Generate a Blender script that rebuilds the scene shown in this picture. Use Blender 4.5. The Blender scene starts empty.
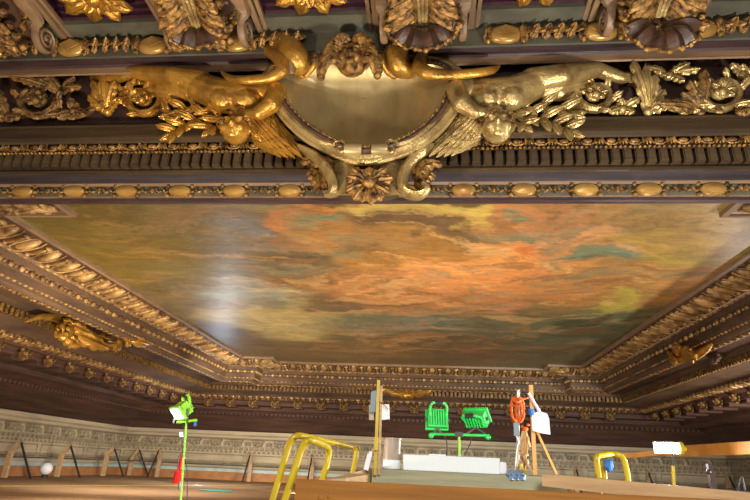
import bpy, bmesh, math, random
import numpy as np
from mathutils import Vector, Matrix, Quaternion, noise
C = bpy.context.scene
random.seed(7)
PI = math.pi
V = Vector

# ---------------------------------------------------------------- camera
F = 550.0; VP = (428.0, 470.0); ROLL = 0.046
def _k(x, y): return V((x - 375.0, y - 250.0, F))
_Y = _k(*VP).normalized()
_n = _k(*VP).cross(_k(VP[0] + 100, VP[1] + 100 * ROLL)).normalized()
_Z = _n if _n.y < 0 else -_n
_X = _Y.cross(_Z)
def ray(px, py):
    v = _k(px, py); return V((_X.dot(v), _Y.dot(v), _Z.dot(v)))
def at(px, py, Y):                       # the point of the plane y = Y seen at a pixel of the photo
    v = ray(px, py); return v * (Y / v.y)
def atz(px, py, Z):
    v = ray(px, py); return v * (Z / v.z)
BS = 0.5                                 # the beam is modelled BS nearer than it stands
def zz(py, Y): return at(600, py, Y + BS).z   # height of a beam line at depth Y

cam = bpy.data.cameras.new('camera'); cam.sensor_width = 36; cam.lens = F * 36 / 750
cam.clip_start = .05; cam.clip_end = 200
co = bpy.data.objects.new('camera', cam); C.collection.objects.link(co)
right = V((_X.x, _Y.x, _Z.x)); down = V((_X.y, _Y.y, _Z.y)); fwd = V((_X.z, _Y.z, _Z.z))
mw = Matrix((( right.x, -down.x, -fwd.x, 0), (right.y, -down.y, -fwd.y, 0), (right.z, -down.z, -fwd.z, 0), (0, 0, 0, 1)))
co.matrix_world = mw
C.camera = co

# ---------------------------------------------------------------- light
C.view_settings.view_transform = 'Standard'; C.view_settings.look = 'None'
C.view_settings.exposure = 0.75; C.view_settings.gamma = 1.0
try: C.view_settings.use_curve_mapping = False
except Exception: pass
w = bpy.data.worlds.new('world'); C.world = w; w.use_nodes = True
w.node_tree.nodes['Background'].inputs[0].default_value = (.84, .75, .66, 1)
w.node_tree.nodes['Background'].inputs[1].default_value = 0.36
def lamp(name, kind, loc, aim, energy, col, size=.3, angle=None, blend=.6):
    l = bpy.data.lights.new(name, kind); l.energy = energy; l.color = col
    if kind == 'AREA': l.shape = 'DISK'; l.size = size
    else: l.shadow_soft_size = size
    if kind == 'SPOT': l.spot_size = math.radians(angle or 90); l.spot_blend = blend
    o = bpy.data.objects.new(name, l); C.collection.objects.link(o)
    o.location = loc
    if aim is not None:
        o.rotation_euler = (V(aim) - V(loc)).to_track_quat('-Z', 'Y').to_euler()
    return o
WARM = (1, .78, .50); NEUT = (1, .93, .82); COOL = (.80, .90, 1)
lamp('added_fill_near', 'AREA', (2.6, 2.7, -.5), (1.6, 5.0, 3.2), 190, (1, .96, .86), .35)  # added unseen fill, raking up the beam from the right
lamp('added_fill_near', 'AREA', (-2.6, 2.5, -.5), (-2.6, 5.0, 3.4), 170, (1, .84, .62), .35)  # its unseen left counterpart, also added as fill
lamp('added_fill_behind', 'AREA', (.5, -1.6, 1.3), (.1, 3.4, .15), 95, (1, .97, .90), .9)  # added soft fill behind the camera for the hatch items
lamp('added_fill_left', 'AREA', (-5.8, 9.5, -.6), (-8, 13.5, 3.3), 260, (1, .84, .60), .5)  # unseen lamp added to lift the left cornice
lamp('added_fill_mural', 'AREA', (-.5, 9.0, -.6), (-.5, 12.5, 3.6), 140, (1, .95, .84), .6)  # added fill below the mural, no lamp body stands there
lamp('work_light_right', 'AREA', (12.1, 10.5, .15), (0, 12.0, 3.6), 880, (1, .95, .84), .35)
lamp('added_fill_far', 'AREA', (-3.5, 17, -.7), (-3, 22, 3.2), 230, (1, .90, .72), .5)  # unseen fill added for the far cornice
lamp('added_fill_wall', 'SPOT', (-5, 15.5, 2.2), (-10.5, 25, -.2), 1500, (1, .93, .80), .6, 78, .8)  # added spot that brightens the left part of the stone wall
lamp('added_fill_deck', 'SPOT', (-7, 13.5, 2.5), (-7.5, 15.5, -.8), 700, (1, .92, .80), .6, 130, .9)  # added downward spot to brighten the left deck
lamp('added_fill_wall', 'SPOT', (3, 15.5, 2.2), (3.5, 25.5, -.1), 620, (.84, .97, 1), .6, 86, .8)  # cooler spot, also added, for the right of the far wall
_P = atz(226, 293, 3.6); _d = _P / _P.y; _q = 3.3 / _d.z      # a cool flood far down the deck, mirrored in the varnish
lamp('cool_flood', 'AREA', (_P.x + _d.x * _q, _P.y + _q, .3), (_P.x, _P.y, 3.6), 34, (.62, .78, 1), .35)
_P = atz(745, 235, 3.6); _d = _P / _P.y; _q = 3.3 / _d.z
lamp('flood_light', 'POINT', (_P.x + _d.x * _q, _P.y + _q, .3), None, 110, (1, .97, .92), .16)

# ---------------------------------------------------------------- materials
def hexc(h, a=1):
    r, g, b = [int(h[i:i + 2], 16) / 255 for i in (0, 2, 4)]
    f = lambda c: c / 12.92 if c <= .04045 else ((c + .055) / 1.055) ** 2.4
    return (f(r), f(g), f(b), 1)
def mat(name, col, col2=None, rough=.6, metal=0, scale=8, stretch=(1, 1, 1), bump=0, bscale=30, spec=.5, detail=5, lo=.35, hi=.65):
    m = bpy.data.materials.new(name); m.use_nodes = True
    nt = m.node_tree; b = nt.nodes['Principled BSDF']
    b.inputs['Roughness'].default_value = rough; b.inputs['Metallic'].default_value = metal
    b.inputs['Specular IOR Level'].default_value = spec
    c1 = hexc(col)
    tc = nt.nodes.new('ShaderNodeTexCoord'); mp = nt.nodes.new('ShaderNodeMapping')
    mp.inputs['Scale'].default_value = stretch
    nt.links.new(tc.outputs['Object'], mp.inputs[0])
    if col2:
        n = nt.nodes.new('ShaderNodeTexNoise'); n.inputs['Scale'].default_value = scale
        n.inputs['Detail'].default_value = detail; n.inputs['Roughness'].default_value = .6
        nt.links.new(mp.outputs[0], n.inputs['Vector'])
        r = nt.nodes.new('ShaderNodeValToRGB')
        r.color_ramp.elements[0].position = lo; r.color_ramp.elements[0].color = c1
        r.color_ramp.elements[1].position = hi; r.color_ramp.elements[1].color = hexc(col2)
        nt.links.new(n.outputs[0], r.inputs[0]); nt.links.new(r.outputs[0], b.inputs['Base Color'])
    else: b.inputs['Base Color'].default_value = c1
    if bump:
        n2 = nt.nodes.new('ShaderNodeTexNoise'); n2.inputs['Scale'].default_value = bscale; n2.inputs['Detail'].default_value = 4
        nt.links.new(mp.outputs[0], n2.inputs['Vector'])
        bp = nt.nodes.new('ShaderNodeBump'); bp.inputs['Strength'].default_value = bump; bp.inputs['Distance'].default_value = .02
        nt.links.new(n2.outputs[0], bp.inputs['Height']); nt.links.new(bp.outputs[0], b.inputs['Normal'])
    return m
def glow(name, col, s):
    m = bpy.data.materials.new(name); m.use_nodes = True
    b = m.node_tree.nodes['Principled BSDF']
    b.inputs['Base Color'].default_value = (0, 0, 0, 1)
    b.inputs['Emission Color'].default_value = hexc(col); b.inputs['Emission Strength'].default_value = s
    return m
GOLD = mat('gilding', 'bc8c3a', '6a4519', .30, .6, 5, bump=.4, bscale=40, lo=.40, hi=.75)
GOLD2 = mat('pale_gilding', 'b59c66', '64492a', .30, .6, 5, bump=.4, bscale=40, lo=.42, hi=.75)
GOLDD = mat('dull_gilding', '8f6a36', '33210f', .5, .3, 14, bump=.5, bscale=50)
GOLDR = mat('red_gilding', 'a87d40', '2e1a12', .42, .4, 16, bump=.5, bscale=50)
GOLDL = mat('far_gilding', 'b8925a', '5a3c1c', .5, .3, 3, bump=.4, bscale=20)
AMBER = mat('gilded_cabochon', 'b08a4a', '8f6a34', .32, .35, 4)
WOODF = mat('carved_brown_wood', '543a2a', '33221b', .5, 0, 3, (.25, 1, 1), bump=.3, bscale=12)
WOODP = mat('purple_brown_wood', '452f30', '2e2024', .5, 0, 3, (.3, 1, 3), bump=.15)
FRIEZE = mat('frieze_ground', '472e28', '2c1d1c', .6, 0, 5, bump=.2)
BLUEW = mat('slate_grained_wood', '3c383d', '2a2327', .4, 0, 2.2, (.25, 3, 12), bump=.1)
OLIVE = mat('olive_brown_wood', '4d3d28', '34281d', .42, 0, 2, (.3, 2, 6), bump=.1)
TAN = mat('tan_fillet', '84694c', '6a523d', .5, 0, 3, (.4, 1, 6))
GREEN = mat('grey_green_paint', '575647', '434037', .55, 0, 4, (.5, 1, 1))
PLUM = mat('plum_panel', '3e1c2c', '2e1623', .5, 0, 6)
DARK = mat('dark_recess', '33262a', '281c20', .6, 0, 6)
SHIELD = mat('bronze_shield', 'a8966a', '8c7a54', .34, .45, 3, (1, 1, .25), bump=.08, bscale=60)
SOFF = mat('soffit_wood', '644d3a', '402f24', .75, 0, 1.5, (.3, .3, 1), bump=.3, bscale=9, spec=.25)
DBAND = mat('dark_wood_band', '5a3e30', '3c2a24', .7, 0, 1.6, (.35, .35, 5), bump=.5, bscale=9, spec=.3)
TIPW = mat('dark_carved_wood', '4a2f1e', '281913', .45, 0, 9, bump=.3)
STONE = mat('grey_stone', 'b8a88c', '9e8f76', .8, 0, 1.5, (.4, .4, 3), bump=.2)
STONED = mat('stone_relief', '9a8b72', '7d705b', .8, 0, 6, bump=.4)
DECK = mat('deck_boards', 'a88664', '8b6c4f', .9, 0, .8, (1, 6, 1), bump=.1, spec=.1)
KRAFT = mat('fibreboard', 'b07a4c', '96643c', .7, 0, 2)
TAPE = mat('pale_blue_tape', 'b4c4c2', '9ab2b4', .6, 0, 3)
PINE = mat('pine_board', 'a0681c', '744910', .75, 0, 2.5, (.35, 1, 9), bump=.1, bscale=20)
PALE = mat('pale_pine', 'c2a27a', 'a3835c', .55, 0, 2.5, (.6, 1, 9))
PLANK = mat('weathered_plank', 'a9a88a', '8e8d70', .7, 0, 4, (.6, 1, 9))
YEL = mat('yellow_paint', 'c9b41a', 'b09414', .35, 0, 6)
YELW = mat('worn_yellow_paint', 'b99a2a', 'c9a878', .4, 0, 20)
LIME = mat('lime_paint', '96dc3c', '7cc42c', .4, 0, 6)
GRN = mat('green_plastic', '38d866', '28b850', .4, 0, 6)
BLK = mat('black_rubber', '2a2b30', None, .5)
STEEL = mat('steel', '8f8f8c', '6c6c6a', .35, .7, 8)
WHITE = mat('white_plastic', 'e4eef2', None, .45)
PAPER = mat('paper', 'ece9f2', None, .6)
CLEARP = mat('dusty_bucket_plastic', 'b5a596', '94857a', .35, 0, 3)
ORNG = mat('orange_rope', 'e06a18', 'c8520f', .6, 0, 30)
RED = mat('red_paint', 'c01a20', None, .3)
BLUE = mat('blue_plastic', '2f6fc0', None, .4)
CLOTH = mat('pale_blue_cloth', '9db6d8', '86a2c8', .8, 0, 12, bump=.5)
STICK = mat('wooden_stick', 'd9a95c', 'b98646', .5, 0, 10, (1, 1, .2))
ORAIL = mat('orange_brown_rail', 'c98a2a', 'a96f22', .5, 0, 3, (.4, 1, 1))
GREYB = mat('grey_blue_plastic', '6d8088', None, .4)
GLASSL = glow('lamp_glass', 'f4fbff', 9)
GLASSB = glow('blazing_lamp_glass', 'fffdf4', 30)

# ---------------------------------------------------------------- mesh helpers
class MB:
    def __init__(s): s.v = []; s.f = []
    def add(s, vs, fs):
        n = len(s.v); s.v += [tuple(p) for p in vs]; s.f += [tuple(i + n for i in f) for f in fs]
    def box(s, a, b, M=None):
        vs = [V((x, y, z)) for x in (a[0], b[0]) for y in (a[1], b[1]) for z in (a[2], b[2])]
        if M: vs = [M @ p for p in vs]
        s.add(vs, [(0, 1, 3, 2), (4, 6, 7, 5), (0, 4, 5, 1), (2, 3, 7, 6), (0, 2, 6, 4), (1, 5, 7, 3)])
    def beam(s, p0, p1, w, t, up=(0, 0, 1)):           # a board between two points
        p0, p1 = V(p0), V(p1); d = (p1 - p0); L = d.length; d.normalize()
        x = d.cross(V(up)); x = x.normalized() if x.length > 1e-5 else V((1, 0, 0)); y = x.cross(d)
        vs = [p0 + d * (L * e) + x * (w / 2 * i) + y * (t / 2 * j) for e in (0, 1) for i in (-1, 1) for j in (-1, 1)]
        s.add(vs, [(0, 1, 3, 2), (4, 6, 7, 5), (0, 4, 5, 1), (2, 3, 7, 6), (0, 2, 6, 4), (1, 5, 7, 3)])
    def ell(s, c, r, R=None, nu=10, nv=7):
        c = V(c); r = (r, r, r) if isinstance(r, (int, float)) else r
        vs = []; fs = []
        for j in range(1, nv):
            t = PI * j / nv
            for i in range(nu):
                a = 2 * PI * i / nu
                p = V((r[0] * math.sin(t) * math.cos(a), r[1] * math.sin(t) * math.sin(a), r[2] * math.cos(t)))
                if R: p = R @ p
                vs.append(c + p)
        for q in (V((0, 0, r[2])), V((0, 0, -r[2]))): vs.append(c + (R @ q if R else q))
        for j in range(nv - 2):
            for i in range(nu):
                a, b = j * nu + i, j * nu + (i + 1) % nu
                fs.append((a, b, b + nu, a + nu))
        T, B = len(vs) - 2, len(vs) - 1
        for i in range(nu):
            fs.append((T, (i + 1) % nu, i)); k = (nv - 2) * nu; fs.append((B, k + i, k + (i + 1) % nu))
        s.add(vs, fs)
    def tube(s, pts, r, n=8, side=None, flat=1.0, closed=False, cap=True):
        # side: fixed second axis of the section (its radius is r*flat)
        pts = [V(p) for p in pts]; N = len(pts); vs = []; fs = []
        rr = r if isinstance(r, (list, tuple)) else [r] * N
        prev = None
        for i, p in enumerate(pts):
            if closed: t = pts[(i + 1) % N] - pts[i - 1]
            else: t = pts[min(i + 1, N - 1)] - pts[max(i - 1, 0)]
            t = t.normalized() if t.length > 1e-9 else V((0, 0, 1))
            if side is not None:
                b = V(side); b = (b - t * b.dot(t)); b = b.normalized() if b.length > 1e-6 else V((0, 1, 0)); a = t.cross(b)
            else:
                if prev is None:
                    prev = V((0, 0, 1)) if abs(t.z) < .9 else V((1, 0, 0))
                b = prev - t * prev.dot(t); b = b.normalized() if b.length > 1e-6 else t.orthogonal().normalized(); prev = b; a = t.cross(b)
            for k in range(n):
                th = 2 * PI * k / n
                vs.append(p + a * (rr[i] * math.cos(th)) + b * (rr[i] * flat * math.sin(th)))
        for i in range(N if closed else N - 1):
            j = (i + 1) % N
            for k in range(n):
                k2 = (k + 1) % n
                fs.append((i * n + k, i * n + k2, j * n + k2, j * n + k))
        if not closed and cap:
            fs.append(tuple(range(n))[::-1]); fs.append(tuple((N - 1) * n + k for k in range(n)))
        s.add(vs, fs)
    def prism(s, poly, d0, d1):                        # poly: world points; extruded between offsets d0, d1 (vectors)
        n = len(poly); vs = [V(p) + V(d0) for p in poly] + [V(p) + V(d1) for p in poly]
        fs = [tuple(range(n)), tuple(range(2 * n - 1, n - 1, -1))]
        fs += [(i, (i + 1) % n, (i + 1) % n + n, i + n)[::-1] for i in range(n)]
        s.add(vs, fs)
    def grid(s, P, th=None, nrm=None):                 # rows of points; th>0 gives it thickness away from nrm
        nu = len(P); nv = len(P[0]); vs = [p for row in P for p in row]
        fs = [(i * nv + j, i * nv + j + 1, (i + 1) * nv + j + 1, (i + 1) * nv + j) for i in range(nu - 1) for j in range(nv - 1)]
        if th:
            k = nu * nv; vs = vs + [V(p) - V(nrm) * th for p in vs]
            fs = fs + [tuple(a + k for a in f)[::-1] for f in fs]
            ed = [(0, j, 0, j + 1) for j in range(nv - 1)] + [(nu - 1, j + 1, nu - 1, j) for j in range(nv - 1)]
            ed += [(i + 1, 0, i, 0) for i in range(nu - 1)] + [(i, nv - 1, i + 1, nv - 1) for i in range(nu - 1)]
            for a, b, c, d in ed:
                p, q = a * nv + b, c * nv + d; fs.append((q, p, p + k, q + k))
        s.add(vs, fs)
    def leaf(s, p0, p1, nrm, w, curl=.3, lobes=4, th=.012, arch=.15, side=0.0):
        p0, p1, nrm = V(p0), V(p1), V(nrm).normalized(); d = p1 - p0; L = d.length; t = d.normalized()
        b = nrm.cross(t).normalized(); n = t.cross(b).normalized()
        if n.dot(nrm) < 0: n = -n
        nu = lobes * 4 + 2; P = []
        for i in range(nu + 1):
            u = i / nu
            env = math.sin(PI * min(1, .12 + .88 * u)) ** .55 if u < 1 else 0.02
            lob = .62 + .38 * abs(math.sin(lobes * PI * u + .4)) if lobes > 1 else 1
            ww = w * .5 * env * lob
            c = p0 + t * (L * (u - .12 * curl * u ** 4)) + n * (L * (arch * math.sin(PI * u) + curl * u ** 3)) + b * (side * L * math.sin(PI * u))
            row = []
            for j in range(-3, 4):
                v = j / 3
                h = w * (.13 * (1 - v * v) + (.07 if j in (-2, 2) else (.10 if j == 0 else 0)) * env)
                back = -.10 * L * abs(v) * (0.5 - abs(math.sin(lobes * PI * u + .4))) if lobes > 1 else 0
                row.append(c + b * (v * ww) + n * h + t * back * .4)
            P.append(row)
        s.grid(P, th, n)
    def lathe(s, c, prof, n=16, axis=(0, 0, 1)):
        q = V((0, 0, 1)).rotation_difference(V(axis)).to_matrix(); c = V(c); P = []
        for r, h in prof:
            P.append([c + q @ V((r * math.cos(2 * PI * k / n), r * math.sin(2 * PI * k / n), h)) for k in range(n)])
        N = len(P); vs = [p for row in P for p in row]; fs = []
        for i in range(N - 1):
            for k in range(n): fs.append((i * n + k, i * n + (k + 1) % n, (i + 1) * n + (k + 1) % n, (i + 1) * n + k))
        fs.append(tuple(range(n))[::-1]); fs.append(tuple((N - 1) * n + k for k in range(n)))
        s.add(vs, fs)
    def build(s, name, m, parent=None, smooth=True, sharp=38):
        me = bpy.data.meshes.new(name); me.from_pydata(s.v, [], s.f); me.update()
        bm = bmesh.new(); bm.from_mesh(me); bmesh.ops.recalc_face_normals(bm, faces=bm.faces); bm.to_mesh(me); bm.free()
        me.materials.append(m)
        if smooth:
            me.polygons.foreach_set('use_smooth', [True] * len(me.polygons))
            try: me.set_sharp_from_angle(angle=math.radians(sharp))
            except Exception: pass
        o = bpy.data.objects.new(name, me); C.collection.objects.link(o)
        if parent is not None: attach(o, parent)
        else: recentre(o)
        return o
def recentre(o):
    me = o.data; n = len(me.vertices)
    if not n: return
    a = np.empty(n * 3); me.vertices.foreach_get('co', a); a = a.reshape(-1, 3)
    c = V(((a[:, 0].min() + a[:, 0].max()) / 2, (a[:, 1].min() + a[:, 1].max()) / 2, a[:, 2].min()))
    me.transform(Matrix.Translation(-c)); o.location = c
def wloc(o):
    p = V(o.location); q = o.parent
    while q is not None: p += V(q.location); q = q.parent
    return p
def attach(o, parent):                                  # child mesh data is in world space: move it to the parent's frame
    off = wloc(parent); o.data.transform(Matrix.Translation(-off)); o.parent = parent
def thing(name, label, cat, loc, group=None):
    o = bpy.data.objects.new(name, None); C.collection.objects.link(o); o.location = loc; o.empty_display_size = .1
    return tag(o, label, cat, group)
def tag(o, label, cat, group=None):
    o['label'] = label; o['category'] = cat
    if group: o['group'] = group
    return o
def struct(o, label=None):
    o['kind'] = 'structure'
    if label: o['label'] = label
    return o
def plab(o, l): o['label'] = l; return o
def copy_tree(o, parent=None):
    c = o.copy(); C.collection.objects.link(c)
    if parent is not None: c.parent = parent
    for ch in list(o.children): copy_tree(ch, c)
    return c
def sculpt(mb, name, m, parent=None, voxel=.02, it=3):   # melt overlapping forms into one continuous carved surface
    me = bpy.data.meshes.new('tmp'); me.from_pydata(mb.v, [], mb.f); me.update()
    bm = bmesh.new(); bm.from_mesh(me); bmesh.ops.recalc_face_normals(bm, faces=bm.faces); bm.to_mesh(me); bm.free()
    o = bpy.data.objects.new('tmp', me); C.collection.objects.link(o)
    r = o.modifiers.new('r', 'REMESH'); r.mode = 'VOXEL'; r.voxel_size = voxel
    s = o.modifiers.new('s', 'SMOOTH'); s.factor = .5; s.iterations = it
    dg = bpy.context.evaluated_depsgraph_get(); dg.update()
    m2 = bpy.data.meshes.new_from_object(o.evaluated_get(dg)); bpy.data.objects.remove(o)
    m2.name = name; m2.materials.clear(); m2.materials.append(m)
    m2.polygons.foreach_set('use_smooth', [True] * len(m2.polygons))
    q = bpy.data.objects.new(name, m2); C.collection.objects.link(q)
    if parent is not None: attach(q, parent)
    else: recentre(q)
    return q
def chain(mb, pts, rads, n=10, k=4):                     # tapered rounded limb
    pts = [V(p) for p in pts]; P = []; R = []
    for i in range(len(pts) - 1):
        for j in range(k):
            u = j / k; P.append(pts[i].lerp(pts[i + 1], u)); R.append(rads[i] * (1 - u) + rads[i + 1] * u)
    P.append(pts[-1]); R.append(rads[-1])
    mb.tube(P, R, n); 
    for p, r in zip(pts, rads): mb.ell(p, r * .99, nu=n, nv=8)
def spl(pts, k=8):                                       # Catmull-Rom
    pts = [V(p) for p in pts]; out = []
    for i in range(len(pts) - 1):
        a = pts[max(i - 1, 0)]; b = pts[i]; c = pts[i + 1]; d = pts[min(i + 2, len(pts) - 1)]
        for j in range(k):
            t = j / k
            out.append(.5 * ((2 * b) + (c - a) * t + (2 * a - 5 * b + 4 * c - d) * t * t + (3 * b - a - 3 * c + d) * t ** 3))
    out.append(pts[-1]); return out
def interp(vals, n):
    return [float(np.interp(i / (n - 1) * (len(vals) - 1), range(len(vals)), vals)) for i in range(n)]

# ---------------------------------------------------------------- the mural
XL, XR, YE, YF, YN, YM = -6.82, 5.3, 19.8, 20.65, 7.5, 6.7   # painted field; ears at its four corners
EAR = 1.12; ZP = 3.6
EARP = [(XL, YN, -1, -1), (XL, YE, -1, 1), (XL + EAR, YE, -1, 1), (XL + EAR, YF, -1, 1), (XR - EAR, YF, 1, 1), (XR - EAR, YE, 1, 1),
        (XR, YE, 1, 1), (XR, YN, 1, -1), (XR - EAR, YN, 1, -1), (XR - EAR, YM, 1, -1), (XL + EAR, YM, -1, -1), (XL + EAR, YN, -1, -1)]
def srgb(c): c = np.asarray(c) / 255.; return np.where(c <= .04045, c / 12.92, ((c + .055) / 1.055) ** 2.4)
def mural():
    nx, ny = 380, 420
    x0, x1, y0, y1 = XL - .1, XR + .1, YM - .1, YF + .1
    vs = []; cols = []
    # clouds of colour, each at its own place on the ceiling: pixel seen, spread (m), colour, weight
    B = [((60, 225), 2.2, 1.6, (92, 76, 26), 1.1), ((140, 250), 1.8, 1.7, (96, 78, 28), 1.2), ((110, 215), 1.1, .35, (116, 104, 36), .8),
         ((180, 225), .8, .6, (110, 92, 62), .9), ((210, 238), .7, .45, (112, 108, 104), .8), ((215, 212), .7, .3, (122, 106, 58), .7),
         ((200, 300), 1.3, 1.2, (92, 82, 58), .9), ((240, 296), .9, .7, (132, 132, 116), 1.3), ((280, 290), .7, .35, (150, 138, 104), 1.0),  # middle blob: pale cloud with some lamp glare painted in
         ((270, 322), 1.6, .9, (176, 158, 104), 1.3), ((300, 335), 1.6, .5, (150, 134, 80), .8),
         ((250, 345), 1.6, 1.2, (74, 60, 32), 1.1), ((330, 355), 3.0, 1.5, (80, 58, 30), 1.3), ((430, 358), 3, 1.5, (86, 64, 32), 1.1),
         ((265, 225), .45, .5, (176, 112, 58), 1.2), ((290, 212), .6, .16, (178, 118, 58), 1.0), ((285, 226), .55, .3, (94, 112, 84), 1.3), ((255, 214), .4, .2, (90, 104, 72), .7),
         ((320, 240), .8, .5, (152, 108, 58), 1.0), ((340, 250), .6, .4, (116, 96, 58), .9), ((270, 262), .6, .6, (86, 72, 50), 1.1), ((290, 280), .8, .9, (118, 88, 52), 1.0),
         ((390, 212), .8, .18, (176, 148, 76), 1.0), ((440, 208), .6, .15, (188, 160, 78), 1.0), ((400, 228), .9, .28, (104, 78, 48), 1.2),
         ((360, 262), .8, .6, (148, 104, 50), 1.0), ((420, 248), .6, .5, (138, 98, 46), .9), ((450, 235), .6, .3, (116, 92, 52), .9),
         ((470, 262), 1.1, .8, (204, 136, 72), 1.4), ((500, 280), 1.3, .9, (196, 124, 66), 1.3), ((450, 300), 1.3, 1.1, (176, 118, 68), 1.1), ((390, 300), 1.2, 1.0, (156, 106, 60), .9),
         ((500, 212), .6, .25, (176, 118, 68), 1.0), ((515, 222), .6, .28, (106, 114, 86), 1.3), ((490, 236), .6, .3, (196, 130, 74), 1.1),
         ((560, 215), .9, .3, (166, 118, 76), 1.0), ((600, 235), 1.0, .5, (190, 138, 92), 1.3), ((560, 250), .7, .4, (192, 126, 70), 1.2), ((505, 240), .4, .3, (206, 118, 54), 1.2), ((640, 245), .4, .2, (186, 120, 76), .8),
         ((600, 255), .9, .25, (102, 112, 86), 1.5), ((560, 262), .6, .3, (108, 114, 84), 1.1), ((640, 250), .35, .14, (92, 118, 104), 1.3),
         ((680, 240), 1.0, .5, (160, 132, 66), 1.2), ((715, 225), .8, .5, (150, 120, 68), 1.0), ((700, 250), .5, .5, (150, 132, 58), 1.1), ((650, 215), .8, .3, (150, 116, 70), 1.0),
         ((640, 280), 1.4, 1.0, (160, 118, 64), 1.2), ((560, 290), 1.2, .9, (150, 102, 54), 1.0), ((600, 275), 1.0, .5, (182, 132, 74), 1.0),
         ((590, 305), .55, .5, (150, 140, 58), 1.6), ((540, 308), .9, .7, (134, 100, 52), .9), ((510, 312), .5, .5, (186, 118, 78), 1.2),
         ((530, 325), 1.5, 1.1, (82, 88, 60), 1.2), ((600, 330), 1.6, 1.0, (76, 84, 60), 1.4), ((480, 330), 1.5, .9, (100, 92, 64), 1.0), ((570, 350), 2.4, 1.4, (66, 62, 40), 1.4),
         ((430, 322), .9, .8, (112, 118, 98), 1.0), ((370, 325), 1.0, .8, (118, 112, 84), .8), ((360, 305), .7, .5, (96, 84, 60), .9), ((490, 350), 2, 1.2, (104, 70, 36), .9)]
    Bl = []
    for (p, sx, sy, c, wt) in B:
        q = atz(p[0], p[1], ZP); k = 1.0
        Bl.append((q.x, q.y, sx, sy * (1 + .12 * (q.y - 7)), srgb(c), wt))
    xs = np.linspace(x0, x1, nx); ys = np.linspace(y0, y1, ny)
    Xg, Yg = np.meshgrid(xs, ys, indexing='ij')
    def fld(fx, fy, z, H=.8, o=6, wx=None, wy=None):
        A = np.zeros_like(Xg); XX = Xg if wx is None else Xg + wx; YY = Yg if wy is None else Yg + wy
        for i in range(nx):
            for j in range(ny): A[i, j] = noise.fractal(V((XX[i, j] * fx, YY[i, j] * fy, z)), H, 2.1, o)
        return A
    W1 = fld(.45, .6, 1.3); W2 = fld(.45, .6, 7.7); 
    wx, wy = .9 * W1, .7 * W2
    N1 = fld(.55, 1.3, 4.1, .6, 7, wx, wy); N2 = fld(.7, 1.7, 9.2, .55, 7, wx, wy); N3 = fld(1.2, 3.2, 14.4, .5, 6, wx, wy); N4 = fld(.6, 1.5, 21.4, .6, 7, wx, wy)
    Xw = Xg + 1.0 * W1 + .10 * N2; Yw = Yg + 1.0 * W2 + .12 * N3
    num = np.zeros(Xg.shape + (3,)); den = np.full(Xg.shape, 1e-6)
    for (bx, by, sx, sy, c, wt) in Bl:
        g = wt * np.exp(-.5 * (((Xw - bx) / (sx * .7)) ** 2 + ((Yw - by) / (sy * .7)) ** 2))
        g = g ** 2.6
        num += g[..., None] * c; den += g
    base = srgb((112, 88, 46)); col = (num + .004 * base) / (den + .004)[..., None]
    st = lambda a, lo, hi: np.clip((a - lo) / (hi - lo), 0, 1) ** 2 * (3 - 2 * np.clip((a - lo) / (hi - lo), 0, 1))
    mid = np.exp(-.5 * (((Xg - .5) / 3.6) ** 2 + ((Yg - 11) / 4.6) ** 2))       # the busiest clouds are at the middle
    def lay(c, m): 
        nonlocal col
        col = col * (1 - m[..., None]) + srgb(c) * m[..., None]
    lay((196, 134, 78), .42 * mid * st(N1, .18, .42)); lay((98, 76, 48), .45 * (.35 + .65 * mid) * st(N2, .16, .40))
    lay((112, 118, 90), .50 * mid * st(N4, .30, .50)); lay((212, 164, 104), .45 * mid * st(-N4, .34, .55)); lay((84, 76, 46), .35 * (1 - mid) * st(-N1, .1, .4))
    col = np.clip(col * (1 + .20 * N3)[..., None], .004, .9)
    P = [V((float(xs[i]), float(ys[j]), ZP)) for i in range(nx) for j in range(ny)]
    fs = [(i * ny + j, (i + 1) * ny + j, (i + 1) * ny + j + 1, i * ny + j + 1) for i in range(nx - 1) for j in range(ny - 1)]
    me = bpy.data.meshes.new('mural_canvas'); me.from_pydata(P, [], fs); me.update(); me.flip_normals()
    a = me.color_attributes.new('paint', 'FLOAT_COLOR', 'POINT')
    a.data.foreach_set('color', np.concatenate([col, np.ones(Xg.shape + (1,))], -1).astype(np.float32).ravel())
    m = bpy.data.materials.new('mural_paint'); m.use_nodes = True; nt = m.node_tree; b = nt.nodes['Principled BSDF']
    at_ = nt.nodes.new('ShaderNodeAttribute'); at_.attribute_name = 'paint'
    tc = nt.nodes.new('ShaderNodeTexCoord'); mp = nt.nodes.new('ShaderNodeMapping'); mp.inputs['Scale'].default_value = (.6, 2.2, 1)
    n = nt.nodes.new('ShaderNodeTexNoise'); n.inputs['Scale'].default_value = 3.5; n.inputs['Detail'].default_value = 9; n.inputs['Roughness'].default_value = .7; n.inputs['Distortion'].default_value = .8
    nt.links.new(tc.outputs['Object'], mp.inputs[0]); nt.links.new(mp.outputs[0], n.inputs['Vector'])
    mr = nt.nodes.new('ShaderNodeMapRange'); mr.inputs[1].default_value = .3; mr.inputs[2].default_value = .7; mr.inputs[3].default_value = .74; mr.inputs[4].default_value = 1.22
    nt.links.new(n.outputs[0], mr.inputs[0])
    vm = nt.nodes.new('ShaderNodeVectorMath'); vm.operation = 'SCALE'
    nt.links.new(at_.outputs['Color'], vm.inputs[0]); nt.links.new(mr.outputs[0], vm.inputs['Scale']); nt.links.new(vm.outputs[0], b.inputs['Base Color'])
    b.inputs['Roughness'].default_value = .38; b.inputs['Specular IOR Level'].default_value = .45
    wv = nt.nodes.new('ShaderNodeTexNoise'); wv.inputs['Scale'].default_value = 14; nt.links.new(mp.outputs[0], wv.inputs['Vector'])
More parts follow.
